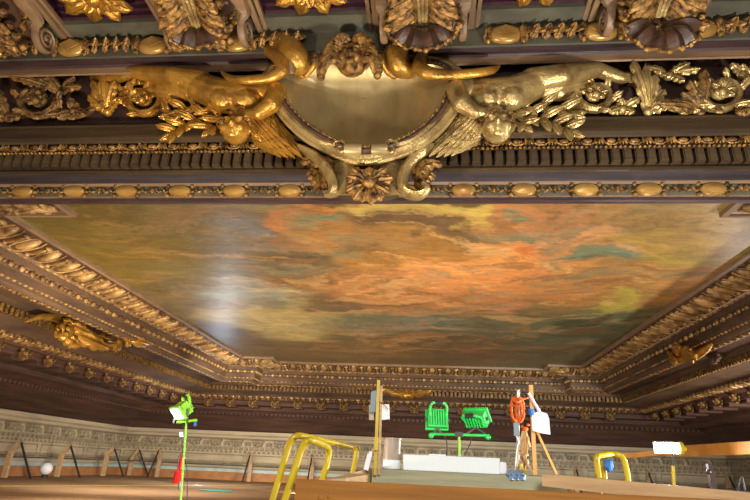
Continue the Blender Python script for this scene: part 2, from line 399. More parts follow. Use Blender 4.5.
    bp = nt.nodes.new('ShaderNodeBump'); bp.inputs['Strength'].default_value = .25; bp.inputs['Distance'].default_value = .02
    nt.links.new(wv.outputs[0], bp.inputs['Height']); nt.links.new(bp.outputs[0], b.inputs['Normal'])
    me.materials.append(m)
    o = bpy.data.objects.new('ceiling_mural', me); C.collection.objects.link(o)
    tag(o, 'cloudy orange, olive and teal sky painted on canvas across the ceiling', 'painting')
mural()

# ---------------------------------------------------------------- structure
m = MB(); m.box((-22, -8, -.95), (20, YF + 5.3, -.8)); struct(m.build('floor', DECK, smooth=False), 'tan board deck of the scaffold')
m = MB(); m.box((-22, YM - 1, 3.78), (20, 32, 4.0)); struct(m.build('ceiling', DARK, smooth=False))
DX0, DY0 = 7.3, 5.3
WL, WR, WF = XL - DX0, XR + DX0, YF + DY0

def sweep(prof, pathf, closed):
    """prof: list of (ox, oy, z); pathf(ox, oy) -> ring of xy"""
    mb = MB(); rings = [[V((x, y, z)) for x, y in pathf(ox, oy)] for ox, oy, z in prof]
    n = len(rings[0]); vs = [p for r in rings for p in r]; fs = []
    for i in range(len(rings) - 1):
        for k in range(n if closed else n - 1):
            k2 = (k + 1) % n; fs.append((i * n + k, i * n + k2, (i + 1) * n + k2, (i + 1) * n + k))
    mb.add(vs, fs); return mb
def ear_path(ox, oy): return [(x + sx * ox, y + sy * oy) for x, y, sx, sy in EARP]
def ear_open(ox, oy):                                   # from the near left to the near right, without the near side
    r = ear_path(ox, oy)[:8]; r[0] = (r[0][0], 5.7); r[-1] = (r[-1][0], 5.7); return r
def rect_open(ox, oy): return [(XL - ox, 5.5), (XL - ox, YF + oy), (XR + ox, YF + oy), (XR + ox, 5.5)]
def segs(ring, closed):
    n = len(ring)
    for i in range(n if closed else n - 1):
        a, b = V((*ring[i], 0)), V((*ring[(i + 1) % n], 0)); d = b - a
        if d.length < .2: continue
        t = d.normalized(); yield a, b, t, d.length, V((-t.y, t.x, 0))
def along(pathf, o, closed, step, fn, ox=None, trim=0.0):
    for a, b, t, L, nrm in segs(pathf(ox if ox is not None else o, o), closed):
        k = max(1, round((L - 2 * trim) / step)); s = (L - 2 * trim) / k
        for i in range(k): fn(a + t * (trim + s * (i + .5)), t, nrm, s)
# outward = away from the painting. ring runs near-left -> far-left -> far-right: left-hand normal is outward

# ---- frame of the mural
tr = sweep([(-.05, -.05, 3.62), (-.05, -.05, 3.53), (.02, .02, 3.52), (.04, .04, 3.55), (.07, .07, 3.56), (.10, .10, 3.565), (.68, .68, 3.40), (.70, .70, 3.38), (.78, .78, 3.37), (.80, .80, 3.44)], ear_path, True).build('trim_1', TAN)
struct(tr, 'moulded frame around the painted ceiling')
m = MB()
def egg(p, t, n, s):
    z = 3.50
    R = Matrix((t, n, V((0, 0, 1)))).transposed()
    tilt = Matrix.Rotation(math.radians(-15), 3, 'X'); R = R @ tilt
    c = p + V((0, 0, z)); m.ell(c, (s * .20, .26, .11), R, 10, 7)
    for sg in (-1, 1):
        pts = [c + R @ V((sg * s * a, b, -.03)) for a, b in ((.20, -.27), (.29, -.14), (.30, .08), (.23, .24), (.08, .31))]
        m.tube(pts, [.015, .024, .026, .022, .015], 5)
    h = p + t * (s * .5) + V((0, 0, z - .02))
    m.ell(h, (s * .075, .25, .08), R, 6, 5)
    m.ell(h + R @ V((0, -.2, -.03)), (s * .15, .05, .05), R, 6, 5)
    m.ell(h + R @ V((0, .22, -.02)), (s * .10, .05, .05), R, 6, 5)
along(ear_path, .40, True, .60, egg)
for x, y, sx, sy in EARP:
    d = V((sx, sy, 0)).normalized(); tt = V((-d.y, d.x, 0)); R = Matrix((tt, d, V((0, 0, 1)))).transposed() @ Matrix.Rotation(math.radians(-11), 3, 'X')
    c = V((x + sx * .38, y + sy * .38, 3.49)); m.ell(c, (.13, .36, .06), R, 8, 6)
    for q in (-1, 1):
        for k in range(3): m.ell(c + R @ V((q * .11, -.2 + .2 * k, -.01)), (.07, .09, .05), R, 6, 5)
gm = sweep([(.11, .11, 3.556), (.67, .67, 3.397)], ear_path, True); gm.build('band_ground', WOODF, tr)
plab(m.build('egg_and_dart_carving', GOLDL, tr), 'gilded egg and dart carving')
m = MB()
def pearl(p, t, n, s): m.ell(p + V((0, 0, 3.395)), (s * .42, .045, .045), Matrix((t, n, V((0, 0, 1)))).transposed(), 6, 5)
along(ear_path, .74, True, .22, pearl)
m.build('pearl_moulding', GOLDL, tr)

fb = sweep([(.78, .78, 3.42), (.80, .80, 3.26), (.86, .86, 3.24), (.86, .86, 3.16), (.90, .90, 3.14), (.90, .90, 2.99), (.95, .95, 2.97), (.95, .95, 2.90), (1.0, 1.0, 2.86), (1.22, 1.22, 2.85), (1.28, 1.28, 2.88), (1.34, 1.34, 3.12)], ear_open, False).build('trim_2', SOFF)
struct(fb, 'brown fascia dropping below the gilded frame')
m = MB()
def bead(p, t, n, s):
    m.ell(p - n * .02 + V((0, 0, 3.20)), (.07, .05, .06), Matrix((t, n, V((0, 0, 1)))).transposed(), 7, 6)
    m.ell(p - n * .0 + t * (s / 2) + V((0, 0, 3.20)), (.035, .03, .03), Matrix((t, n, V((0, 0, 1)))).transposed(), 5, 4)
along(ear_open, .85, False, .30, bead)
m.build('bead_string', GOLDL, fb)
m = MB()
def tick(p, t, n, s): m.ell(p + V((0, 0, 2.97)), (s * .36, .035, .03), Matrix((t, n, V((0, 0, 1)))).transposed(), 5, 4)
along(ear_open, .93, False, .16, tick)
m.build('small_bead_edge', GOLDL, fb)
m = MB()
def knot(p, t, n, s):
    R = Matrix((t, n, V((0, 0, 1)))).transposed() @ Matrix.Rotation(.5, 3, 'Z')
    m.ell(p + V((0, 0, 2.85)), (s * .45, .045, .05), R, 6, 5); m.ell(p + t * s * .4 + V((0, 0, 2.85)), (s * .18, .08, .04), R, 6, 5)
along(ear_open, 1.12, False, .24, knot)
m.build('carved_strip', GOLDD, fb)

# ---- recessed soffit with dentils, gold leaf band, bosses
lw = sweep([(1.3, 1.3, 3.10), (2.3, 2.3, 3.10), (2.35, 2.35, 2.98), (2.45, 2.45, 2.97), (2.47, 2.47, 2.78), (2.7, 2.7, 2.76), (2.75, 2.75, 2.72), (3.05, 3.0, 2.70), (3.1, 3.05, 2.66)], rect_open, False).build('trim_3', SOFF)
struct(lw, 'shadowed coffer zone between frame and cornice')
m = MB()
def dent(p, t, n, s):
    R = Matrix((t, n, V((0, 0, 1)))).transposed().to_4x4(); R.translation = p + V((0, 0, 2.875))
    m.box((-s * .3, -.10, -.09), (s * .3, .06, .09), R)
along(rect_open, 2.44, False, .16, dent)
m.build('dentil_band', GOLDD, lw, smooth=False)
cr = sweep([(3.1, 3.05, 2.70), (3.1, 3.05, 2.60), (3.45, 3.35, 2.52), (3.5, 3.4, 2.47), (3.7, 3.5, 2.46), (3.75, 3.52, 2.30), (4.9, 3.9, 2.26), (5.0, 3.95, 2.12), (5.7, 4.05, 2.06), (5.8, 4.1, 1.97), (5.9, 4.15, 1.92), (6.9, 5.1, 1.35), (7.0, 5.15, 1.29), (7.3, 5.3, 1.25)], rect_open, False)
cr = cr.build('trim_4', DBAND); struct(cr, 'dark brown cornice running round the room')
m = MB()
def lf(p, t, n, s):
    R = Matrix((t, n, V((0, 0, 1)))).transposed() @ Matrix.Rotation(math.radians(-14), 3, 'X')
    c = p + V((0, 0, 2.55)); m.ell(c, (s * .28, .15, .05), R, 6, 5)
    m.ell(c + t * s * .5 - n * .04, (s * .12, .12, .04), R, 5, 4)
    m.ell(c - n * .17 + V((0, 0, .05)), (s * .4, .035, .04), R, 5, 4)
along(rect_open, 3.2, False, .26, lf, ox=3.28)
m.build('leaf_band', GOLDL, cr)
m = MB()
def dt2(p, t, n, s):
    R = Matrix((t, n, V((0, 0, 1)))).transposed().to_4x4(); R.translation = p + V((0, 0, 1.95))
    m.box((-s * .3, -.05, -.05), (s * .3, .05, .05), R)
along(rect_open, 4.08, False, .2, dt2, ox=5.78)
m.build('lower_dentil_band', DBAND, cr, smooth=False)
# bosses with faces of acanthus, one object each
def boss_mb(c, t, n):
    mb = MB(); R = Matrix((t, n, V((0, 0, 1)))).transposed()
    L = lambda a, b, d: c + R @ V((a, b, d))
    for k in range(8):
        a = 2 * PI * k / 8
        mb.leaf(L(0, -.02, 0), L(.24 * math.cos(a), -.05, .20 * math.sin(a)), -n, .17, .2, 2, .02)
    mb.ell(L(0, -.12, .02), (.13, .12, .13), R, 10, 8)
    for sx in (-1, 1):
        mb.ell(L(sx * .08, -.19, .06), (.05, .05, .04), R, 6, 5); mb.ell(L(sx * .13, -.12, .1), (.06, .05, .07), R, 6, 5)
    mb.ell(L(0, -.24, 0), (.035, .05, .05), R, 6, 5); mb.ell(L(0, -.19, -.08), (.07, .05, .04), R, 6, 5)
    return mb
def bracket_block(c, t, n):
    mb = MB(); R = Matrix((t, n, V((0, 0, 1)))).transposed().to_4x4(); R.translation = c
    mb.box((-.20, 0, -.16), (.20, .75, .16), R); return mb
p0 = V((0, 0, 0))
protoF = {}
def make_boss(side, t, n, label, group):
    r = thing('carved_boss', label, 'carving', (0, 0, 0), group)
    bracket_block(V((0, .1, 0)) if side == 'far' else n * .1, t, n).build('block', DBAND, r, smooth=False)
    boss_mb(p0, t, n).build('leaf_face', GOLDD, r)
    return r
sides = [('far', V((1, 0, 0)), V((0, 1, 0)), 'small gilded leaf-faced boss under the gold band of the far cornice', 'bosses under the far cornice'),
         ('left', V((0, 1, 0)), V((-1, 0, 0)), 'small gilded leaf-faced boss under the gold band of the left cornice', 'bosses under the left cornice'),
         ('right', V((0, -1, 0)), V((1, 0, 0)), 'small dull boss under the dim right-hand cornice', 'bosses under the right cornice')]
for side, t, n, lab, grp in sides:
    proto = make_boss(side, t, n, lab, grp); spots = []
    if side == 'far': spots = [(x, YF + 3.5, 2.36) for x in np.arange(-9.6, 8.4, 1.0)]
    elif side == 'left': spots = [(XL - 3.72, y, 2.36) for y in np.arange(8.4, 23.6, 1.0)]
    else: spots = [(XR + 3.72, y, 2.36) for y in np.arange(9.4, 23.6, 1.0)]
    for i, s in enumerate(spots):
        o = proto if i == 0 else copy_tree(proto); o.location = s

# ---- walls: stone entablature, panels, boards
def wallband(prof, mt, name, lab=None):
    o = sweep(prof, rect_open, False).build(name, mt); struct(o, lab); return o
D = lambda a, z: (DX0 + a, DY0 + a, z)
wl = MB()
mL = sweep([D(-.30, 1.26), D(-.30, 1.12), D(-.22, 1.06), D(-.2, .98), D(-.12, .92), D(-.06, .90), D(-.06, .62), D(-.02, .60), D(-.02, .36), D(.0, .34), D(.0, -.80)], rect_open, False)
# split the sweep into three walls
def split_wall(prof, k0, k1, name, mt):
    mb = MB(); rows = [[V((*rect_open(ox, oy)[k], z)) for k in (k0, k1)] for ox, oy, z in prof]
    mb.grid(rows); n = V((1, 0, 0)) if k0 == 0 else V((-1, 0, 0)) if k0 == 2 else V((0, -1, 0))
    o = mb.build(name, mt); return struct(o)
WP = [D(-.30, 1.26), D(-.30, 1.12), D(-.22, 1.06), D(-.2, .98), D(-.12, .92), D(-.06, .90), D(-.06, .62), D(-.02, .60), D(-.02, .36), D(.0, .34), D(.0, -.80)]
wall = {'left': split_wall(WP, 0, 1, 'wall_left', STONE), 'far': split_wall(WP, 1, 2, 'wall_far', STONE), 'right': split_wall(WP, 2, 3, 'wall_right', STONE)}
mods = {k: MB() for k in wall}; dens = {k: MB() for k in wall}
def which(n): return 'far' if n.y > .5 else 'left' if n.x < -.5 else 'right'
def mdl(p, t, n, s):
    mb = mods[which(n)]; R = Matrix((t, n, V((0, 0, 1)))).transposed().to_4x4(); R.translation = p + V((0, 0, .78))
    R3 = R.to_3x3()
    mb.box((-.26, -.22, .04), (.26, .1, .12), R); mb.box((-.20, -.16, -.12), (.20, .1, .04), R)
    for sx in (-1, 1):
        mb.ell(R @ V((sx * .14, -.17, -.03)), (.07, .07, .09), R3, 6, 5)
        mb.ell(R @ V((sx * s * .40, -.02, -.05)), (.05, .05, .10), R3, 6, 5)
    mb.ell(R @ V((s * .5, -.02, -.02)), (.08, .06, .09), R3, 6, 5)
    mb.leaf(R @ V((0, -.18, .03)), R @ V((0, -.2, -.16)), -n, .16, .3, 2)
along(rect_open, DY0 - .06, False, 1.0, mdl, ox=DX0 - .06)
def dn(p, t, n, s):
    R = Matrix((t, n, V((0, 0, 1)))).transposed().to_4x4(); R.translation = p + V((0, 0, .52))
    dens[which(n)].box((-s * .3, -.09, -.06), (s * .3, .02, .06), R)
along(rect_open, DY0 - .02, False, .24, dn, ox=DX0 - .02)
def egg2(p, t, n, s):
    dens[which(n)].ell(p + V((0, 0, .395)) - n * .01, (s * .34, .04, .04), Matrix((t, n, V((0, 0, 1)))).transposed(), 6, 4)
along(rect_open, DY0 - .02, False, .22, egg2, ox=DX0 - .02)
pan = {k: MB() for k in wall}
def panel(p, t, n, s):
    mb = pan[which(n)]; h0, h1 = -.12, .26
    q = [p + t * (s * .46 * a) - n * .01 + V((0, 0, z)) for a, z in ((-1, h0), (1, h0), (1, h1), (-1, h1))]
    mb.tube(q, .022, 5, closed=True)
along(rect_open, DY0, False, 3.1, panel, ox=DX0)
for k in wall:
    mods[k].build('modillion_row', STONED, wall[k]); dens[k].build('dentil_row', STONED, wall[k]); pan[k].build('panel_moulding', STONED, wall[k])
b1 = sweep([D(-.05, -.46), D(-.09, -.46), D(-.09, -.80)], rect_open, False).build('trim_5', KRAFT); struct(b1, 'orange fibreboard skirting along the deck')
b2 = sweep([D(-.05, -.33), D(-.07, -.33), D(-.07, -.46), D(-.05, -.46)], rect_open, False).build('trim_6', TAPE); struct(b2, 'pale blue protective strip above the board')
b3 = sweep([D(-.0, -.02), D(-.06, -.03), D(-.06, -.10), D(-.0, -.11)], rect_open, False).build('trim_7', STONED); struct(b3)

# ---------------------------------------------------------------- the near beam
BEFORE = {o.name for o in C.objects}
X0, X1 = -9.0, 9.0
def run(name, prof, mt, label=None, smooth=False):
    mb = MB(); mb.grid([[V((X0, y, z)), V((X1, y, z))] for y, z in prof])
    o = mb.build(name, mt, smooth=smooth); return struct(o, label)
Z = zz
t8 = run('trim_8', [(5.1, 3.3), (5.0, Z(202, 4.9) + .03), (4.9, Z(202, 4.9)), (4.86, Z(200, 4.86)), (4.86, Z(197, 4.86))], WOODP, 'lowest purple-brown fillet of the great beam')
t9 = run('trim_9', [(4.86, Z(197, 4.86)), (4.84, Z(196, 4.84)), (4.84, Z(184.5, 4.84)), (4.80, Z(184, 4.80)), (4.79, Z(181, 4.79))], TAN, 'band of oval bosses and rope along the beam foot')
gb = MB(); gb.grid([[V((X0, y, z)), V((X1, y, z))] for y, z in [(4.835, Z(195, 4.835)), (4.835, Z(185, 4.835))]]); gb.build('band_ground', GREEN, t9)
t10 = run('trim_10', [(4.79, Z(181, 4.79)), (4.77, Z(179, 4.77)), (4.70, Z(175, 4.70)), (4.66, Z(171.5, 4.66))], BLUEW, 'slate-toned grained wood moulding', True)
t11 = run('trim_11', [(4.66, Z(171.5, 4.66)), (4.63, Z(170, 4.63)), (4.63, Z(167, 4.63)), (4.66, Z(166.5, 4.66)), (4.66, Z(164, 4.66)), (4.72, Z(163, 4.72)), (4.72, Z(150, 4.72)), (4.58, Z(149, 4.58)), (4.58, Z(145.5, 4.58)), (4.56, Z(145, 4.56)), (4.60, Z(138, 4.60)), (4.5, Z(137, 4.5))], OLIVE, 'dentil course of the great beam')
t12 = run('trim_12', [(4.5, Z(137, 4.5)), (4.49, Z(134, 4.49)), (4.44, Z(131, 4.44)), (4.44, Z(128, 4.44)), (4.50, Z(123, 4.50)), (4.50, Z(120, 4.50)), (4.44, Z(119, 4.44)), (4.44, Z(117, 4.44))], OLIVE, 'olive-brown stepped moulding under the carved frieze', True)
t13 = run('trim_13', [(4.44, Z(117, 4.44)), (4.56, Z(115, 4.56)), (4.56, Z(62, 4.56))], FRIEZE, 'plum-brown ground of the carved frieze')
t14 = run('trim_14', [(4.56, Z(62, 4.56)), (4.30, Z(62, 4.30)), (4.28, Z(60, 4.28)), (4.28, Z(54, 4.28))], TAN, 'tan fillet above the carved frieze')
t15 = run('trim_15', [(4.28, Z(54, 4.28)), (4.26, Z(51, 4.26)), (4.18, Z(48, 4.18)), (4.17, Z(44, 4.17))], WOODP, None, True)
t16 = run('trim_16', [(4.17, Z(44, 4.17)), (4.14, Z(42, 4.14)), (4.14, Z(22, 4.14))], GREEN, 'grey-green band with large gilded ovals')
ZC = Z(22, 4.14)
# dentils, beads, eggs
m = MB()
for i in range(int((X1 - X0) / .118)):
    x = X0 + .118 * i; z0, z1 = Z(162.5, 4.60), Z(150, 4.60)
    m.box((x, 4.59, z0), (x + .086, 4.74, z1)); 
    m.box((x + .01, 4.575, z0 + .015), (x + .076, 4.60, z1))
m.build('dentil_row', OLIVE, t11, smooth=False)
m = MB(); m.grid([[V((X0, 4.712, z)), V((X1, 4.712, z))] for z in (Z(163, 4.712), Z(150, 4.712))]); m.build('painted_gap_shade', DARK, t11, smooth=False)  # shade between the dentils, painted in as a dark sheet
m = MB(); zb = Z(147, 4.56)
for i in range(int((X1 - X0) / .048)): m.ell((X0 + .048 * i, 4.56, zb), (.02, .02, .018), None, 5, 4)
m.build('bead_string', GOLDR, t11)
m = MB(); ze = Z(141, 4.55)
for i in range(int((X1 - X0) / .236)):
    x = X0 + .236 * i
    m.ell((x, 4.56, ze), (.058, .035, .038), None, 8, 6)
    m.tube([(x - .085, 4.545, ze + .04), (x - .07, 4.54, ze - .02), (x - .03, 4.54, ze - .045), (x + .03, 4.54, ze - .045), (x + .07, 4.54, ze - .02), (x + .085, 4.545, ze + .04)], .012, 5)
    for a in (-.6, 0, .6): m.ell((x + .118 + .022 * a * 1.6, 4.55, ze - .0), (.013, .02, .042), Matrix.Rotation(-a * .7, 3, 'Y'), 5, 5)
plab(m.build('egg_and_dart_row', GOLDR, t11), 'small gilded egg and dart row')
# lower band: ovals and foliage between
def oval_unit(cx, cy, cz, w, h, facet=False):
    mb = MB(); n = 20; P = []
    for r, d in ((1, 0), (1, .02), (.88, .045), (.6, .055 if not facet else .06), (.3, .065 if not facet else .06), (.02, .068 if not facet else .06)):
        P.append([V((cx + w * r * math.cos(2 * PI * k / n), cy - d, cz + h * r * math.sin(2 * PI * k / n))) for k in range(n + 1)])
    mb.grid(P); return mb
zo = (Z(185, 4.83) + Z(195.5, 4.83)) / 2
fm = MB(); k = 0
for i in range(-13, 13):
    x = .36 + .635 * i
    if -1.45 < x < .15 and x not in (0,): pass
    o = oval_unit(x, 4.83, zo, .135, .068).build('oval_boss', AMBER, t9)
    m2 = MB()
    for sx in (-1, 1):
        for sz in (-1, 1): m2.ell((x + sx * .14, 4.81, zo + sz * .06), (.028, .03, .028), None, 6, 5)
    fm.add(m2.v, m2.f)
    xm = x + .317
    for j in range(-4, 5):
        a = j * .042
        fm.ell((xm + a, 4.815, zo + (.012 if j % 2 else -.012)), (.034, .025, .016), Matrix.Rotation(.9 if j % 2 else -.5, 3, 'Y'), 6, 5)
    fm.ell((xm, 4.80, zo), (.022, .03, .045), None, 6, 5)
plab(fm.build('foliage_rope', GOLDD, t9), 'gilded foliage rope between the ovals')
# upper band
zu = (Z(24, 4.13) + Z(41, 4.13)) / 2
fm = MB()
for i in range(-9, 9):
    x = .775 + .965 * i
    if -2.0 < x < .2: continue
    o = oval_unit(x, 4.13, zu, .18, .115, True).build('oval_boss', AMBER, t16)
    dm = MB(); dm.prism([V((x - .12, 4.06, zu)), V((x, 4.06, zu - .075)), V((x + .12, 4.06, zu)), V((x, 4.06, zu + .075))], (0, 0, 0), (0, -.012, 0)); dm.build('lozenge', AMBER, o, smooth=False)
    for sx in (-1, 1):
        fm.ell((x + sx * .18, 4.10, zu - .10), (.03, .035, .035), None, 6, 5)
        fm.leaf((x + sx * .20, 4.12, zu - .1), (x + sx * .17, 4.08, zu + .1), (0, -1, 0), .09, .1, 2)
    xm = x + .48
    for j in range(-4, 5):
        a = j * .062
        fm.leaf((xm + a - .03, 4.12, zu - .07 * (1 if j % 2 else -1)), (xm + a + .05, 4.08, zu + .07 * (1 if j % 2 else -1)), (0, -1, 0), .11, .4, 2)
        fm.ell((xm + a, 4.09, zu + .03 * (-1) ** j), (.026, .03, .026), None, 6, 5)
plab(fm.build('foliage_rope', GOLDR, t16), 'gilded foliage between the large ovals')

# ceiling above us: grey-green grid with plum coffers between the scroll brackets
BX = [at(p, q, 3.95 + BS).x for p, q in ((-5, 45), (208, 45), (423, 42), (652, 45))]
BX = [BX[1] - (BX[2] - BX[1])] + BX[1:] + [BX[3] + 2.3]
BX = [BX[0] - 2.3] + BX
YC = 2.1
m = MB(); m.box((X0, -1.2, ZC + .42), (X1, 4.3, ZC + .5)); struct(m.build('trim_17', DARK, smooth=False), 'ceiling over the near side')
m = MB(); m.box((X0, 3.90, ZC - .02), (X1, 4.14, ZC + .44)); gs = struct(m.build('trim_18', GREEN, smooth=False), 'grey-green rail above the oval band')
m = MB(); m.box((X0, YC - .3, ZC - .02), (X1, YC, ZC + .44)); struct(m.build('trim_19', GREEN, smooth=False))
for i in range(1, len(BX) - 1):
    xa, xb = BX[i] + .42, BX[i + 1] - .42
    cf = thing('ceiling_coffer', 'x', 'coffer', ((xa + xb) / 2, 3, ZC), None)
    m = MB(); m.box((xa, YC, ZC + .22), (xb, 3.90, ZC + .30)); m.build('panel', PLUM, cf, smooth=False)
    m = MB()
    for d, h in ((0, .02), (.04, .08), (.08, .14)):
        for a, b in (((xa + d, YC, ZC + h), (xa + d + .04, 3.90, ZC + .3)), ((xb - d - .04, YC, ZC + h), (xb - d, 3.90, ZC + .3))):
            m.box(a, b)
        m.box((xa, 3.90 - d - .04, ZC + h + .02), (xb, 3.90 - d, ZC + .3)); m.box((xa, YC + d, ZC + h), (xb, YC + d + .05, ZC + .3))
    m.build('stepped_moulding', PLUM, cf, smooth=False)
    rs = MB(); c = V(((xa + xb) / 2, 3.58, ZC + .06))
    for k in range(8):
        a = 2 * PI * k / 8 + .39
        rs.leaf(c, c + V((.42 * math.cos(a), .30 * math.sin(a), -.05)), (0, 0, -1), .22, .15, 3, .02)
        b = a + .39; rs.leaf(c, c + V((.24 * math.cos(b), .18 * math.sin(b), -.10)), (0, 0, -1), .15, .25, 2, .02)
    rs.ell(c + V((0, 0, -.08)), (.09, .09, .07)); rs.build('leaf_rosette', GOLD, cf)
    cf['label'] = ['plum ceiling coffer with gold leaves left of every scroll bracket', 'plum ceiling coffer with gold leaves at the upper left corner', 'plum coffer with gold leaves directly above the bronze shield',
                   'plum ceiling coffer with gold leaves right of the shield', 'plum ceiling coffer at the far upper right corner'][i]
BL = ['scroll bracket out beyond the left edge', 'gilded acanthus scroll bracket at the upper left corner', 'gilded acanthus scroll bracket above the left cherub',
      'gilded acanthus scroll bracket above the right rim of the shield', 'gilded acanthus scroll bracket over the right-hand frieze scrolls', 'scroll bracket beyond the right edge']
def bracket(x, lab):
    r = thing('scroll_bracket', lab, 'bracket', (x, 4.0, ZC))
    zb_ = at(215, 60, 3.86 + BS).z + (x - at(215, 60, 3.86 + BS).x) * -.045      # lowest point of the curled tip
    for sx in (-1, 1):
        m = MB(); c = V((x + sx * .40, 3.93, ZC - .19)); pts = []; rr = []; n = 40
        for k in range(n):
            u = k / (n - 1); a = -PI * .5 + u * 4.4 * PI; rad = .155 * (1 - u * .86)        # starts at the camera side, winds inwards
            pts.append(c + V((sx * .02 * u, -math.cos(a + PI * .5) * rad, -math.sin(a + PI * .5) * rad))); rr.append(.026 * (1 - .45 * u))
        tail = spl([V((c.x, 2.6, ZC + .14)), V((c.x, 3.1, ZC + .02)), V((c.x, 3.5, ZC - .06)), V((c.x, 3.72, ZC - .09)), pts[0]], 6)[:-1]
        m.tube(tail + pts, [.055] * (len(tail) - 3) + [.045, .038, .03] + rr, 7, side=(1, 0, 0), flat=1.7)
        m.build('volute', TAN, r)
        m = MB(); m.lathe(c - V((.02, 0, 0)), [(.145, 0), (.145, .04)], 20, (1, 0, 0)); m.ell(c + V((sx * .03, 0, 0)), (.03, .03, .03)); m.build('volute_disc', WOODF, r)
        m = MB(); poly = [V((x + sx * .36, y, z)) for y, z in ((2.6, ZC + .4), (4.12, ZC + .02), (4.12, ZC - .16), (3.9, ZC - .24), (3.72, ZC - .18), (3.45, ZC - .06), (3.1, ZC + .03), (2.6, ZC + .16))]
        m.prism(poly, (0, 0, 0), (-sx * .04, 0, 0)); m.build('cheek', WOODF, r, smooth=False)
        m = MB(); m.box((x + sx * .50 - .03, 2.4, ZC - .05), (x + sx * .50 + .03, 4.13, ZC + .02)); m.box((x + sx * .57 - .02, 2.4, ZC - .03), (x + sx * .57 + .02, 4.13, ZC + .02)); m.build('side_moulding', TAN, r, smooth=False)
    m = MB(); und = spl([V((x, 2.5, ZC + .12)), V((x, 3.0, ZC - .02)), V((x, 3.45, ZC - .14)), V((x, 3.75, ZC - .24)), V((x, 4.1, ZC - .14))], 6)
    m.grid([[p + V((d, 0, (abs(d) < .2) * .03)) for d in (-.34, -.2, -.1, 0, .1, .2, .34)] for p in und], .05, (0, 0, -1))
    m.build('channel', WOODF, r)
    m = MB(); nrm = V((0, -.15, -1)).normalized(); rn = random.Random(int(x * 50))
    for k in range(7):
        u = k / 6; y = 3.0 + .72 * u; z = ZC - .06 - .24 * u
        for sx in (-1, 1):
            m.leaf((x + sx * .04, y, z - .03), (x + sx * (.34 + .03 * math.sin(k * 2)), y + .12, z - .08), nrm, .20, .42, 3, .02, .28)
            m.ell((x + sx * .30, y + .08, z - .11), (.055, .05, .05), None, 7, 6); m.ell((x + sx * .20, y + .12, z - .12), (.04, .04, .04), None, 7, 6)
    m.build('acanthus_leaf', GOLDR, r)
    m = MB()
    for d in (-.05, 0, .05): m.tube(spl([V((x + d, 2.8, ZC - .05)), V((x + d * .9, 3.3, ZC - .24)), V((x + d * .6, 3.72, ZC - .36))], 6), .024, 6)
    m.build('centre_rib', GOLD2, r)
    m = MB(); c = V((x, 3.84, zb_ + .28)); P = []
    for i in range(9):
        u = i / 8; row = []
        for j in range(41):
            v = -1 + 2 * j / 40; sc = 1 + .09 * abs(math.sin(v * PI * 3.5)) * u; ang = v * PI * .60
            row.append(c + V((math.sin(ang) * .34 * u * sc, -.04 - .17 * math.sin(u * PI * .8) + .03 * math.cos(v * PI * 7) * u, .08 - math.cos(ang) * .33 * u * sc)))
        P.append(row)
    m.grid(P, .025, (0, -1, 0)); m.build('curled_leaf_tip', TIPW, r)
    m = MB(); m.tube(P[-1], .014, 5)
    for j in range(0, 41, 3): m.ell(P[-1][j], (.032 + .008 * math.sin(j * 3), .03, .03), None, 6, 5)
    m.build('gilded_edge', GOLDR, r)
    for sx in (-1, 1):
        m = MB()
        for k in range(4): m.leaf(c + V((sx * .30, -.10, .06 + .09 * k)), c + V((sx * (.40 - .02 * k), -.16, -.06 + .10 * k)), (0, -1, -.3), .14, .3, 2, .02, .2)
        m.build('side_leaf', GOLDR, r)
    return r
for i, x in enumerate(BX):
    if i == 0: continue
    bracket(x, BL[i])
# ---------------------------------------------------------------- carvings on the beam
def PB(px, py, d=0.0):                    # a point d metres out from the frieze ground (before the beam is moved to its place)
    p = at(px, py, 4.56 - d + BS); p.y -= BS; return p
def pth(pts, d, k=6): return spl([PB(p[0], p[1], p[2] if len(p) > 2 else d) for p in pts], k)
YD = V((0, -1, 0))
ct = thing('cartouche', 'large bronze shield in a gilded scroll frame at the middle of the beam', 'cartouche', PB(365, 200, 0))
m = MB(); m.prism([PB(x, y, 0) for x, y in [(268, 72), (262, 96), (275, 120), (300, 142), (315, 156), (324, 172), (334, 186), (365, 190), (396, 186), (407, 172), (414, 156), (430, 142), (452, 120), (464, 96), (458, 70), (440, 56), (290, 56)]], (0, .30, 0), (0, -.05, 0))
m.build('backing', OLIVE, ct, sharp=30)
OUT = [(276, 76), (280, 92), (292, 111), (309, 128), (330, 141), (350, 149), (366, 151), (384, 148), (405, 141), (425, 128), (441, 110), (449, 92), (450, 78), (441, 68), (415, 63), (363, 61), (310, 64), (286, 68)]
ol = spl([PB(x, y, .34) for x, y in OUT + [OUT[0]]], 4)[:-1]
cc = PB(364, 98, .12)
m = MB(); P = []
for r in (1.0, .93, .82, .66, .48, .3, .15, .01):
    P.append([cc.lerp(p, r) + V((0, (1 - r * r) * .0 - .02 * 0, 0)) for p in ol] )
    for i, p in enumerate(P[-1]): p.y = cc.y - .26 * r ** 2.4
for row in P: row.append(row[0].copy())
m.grid(P); m.build('shield_plate', SHIELD, ct)
def ringc(k, d):
    c2 = V((cc.x, cc.y - .26, cc.z)); return [c2 + (V((q.x, c2.y, q.z)) - c2) * k + V((0, -d, 0)) for q in ol]
m = MB(); m.tube(ringc(1.03, .0), .03, 8, closed=True); m.build('inner_rim', WOODF, ct)
m = MB(); m.tube(ringc(1.10, -.03), .05, 8, closed=True); m.tube(ringc(1.16, -.06), .025, 6, closed=True); m.build('outer_frame', GOLD2, ct)
m = MB(); rp = ringc(.985, .02)
acc = 0; last = rp[0]
for i in range(len(rp)):
    a, b = rp[i], rp[(i + 1) % len(rp)]; n = max(1, int((b - a).length / .042))
    for j in range(n): m.ell(a.lerp(b, j / n), (.018, .03, .018), None, 6, 5)
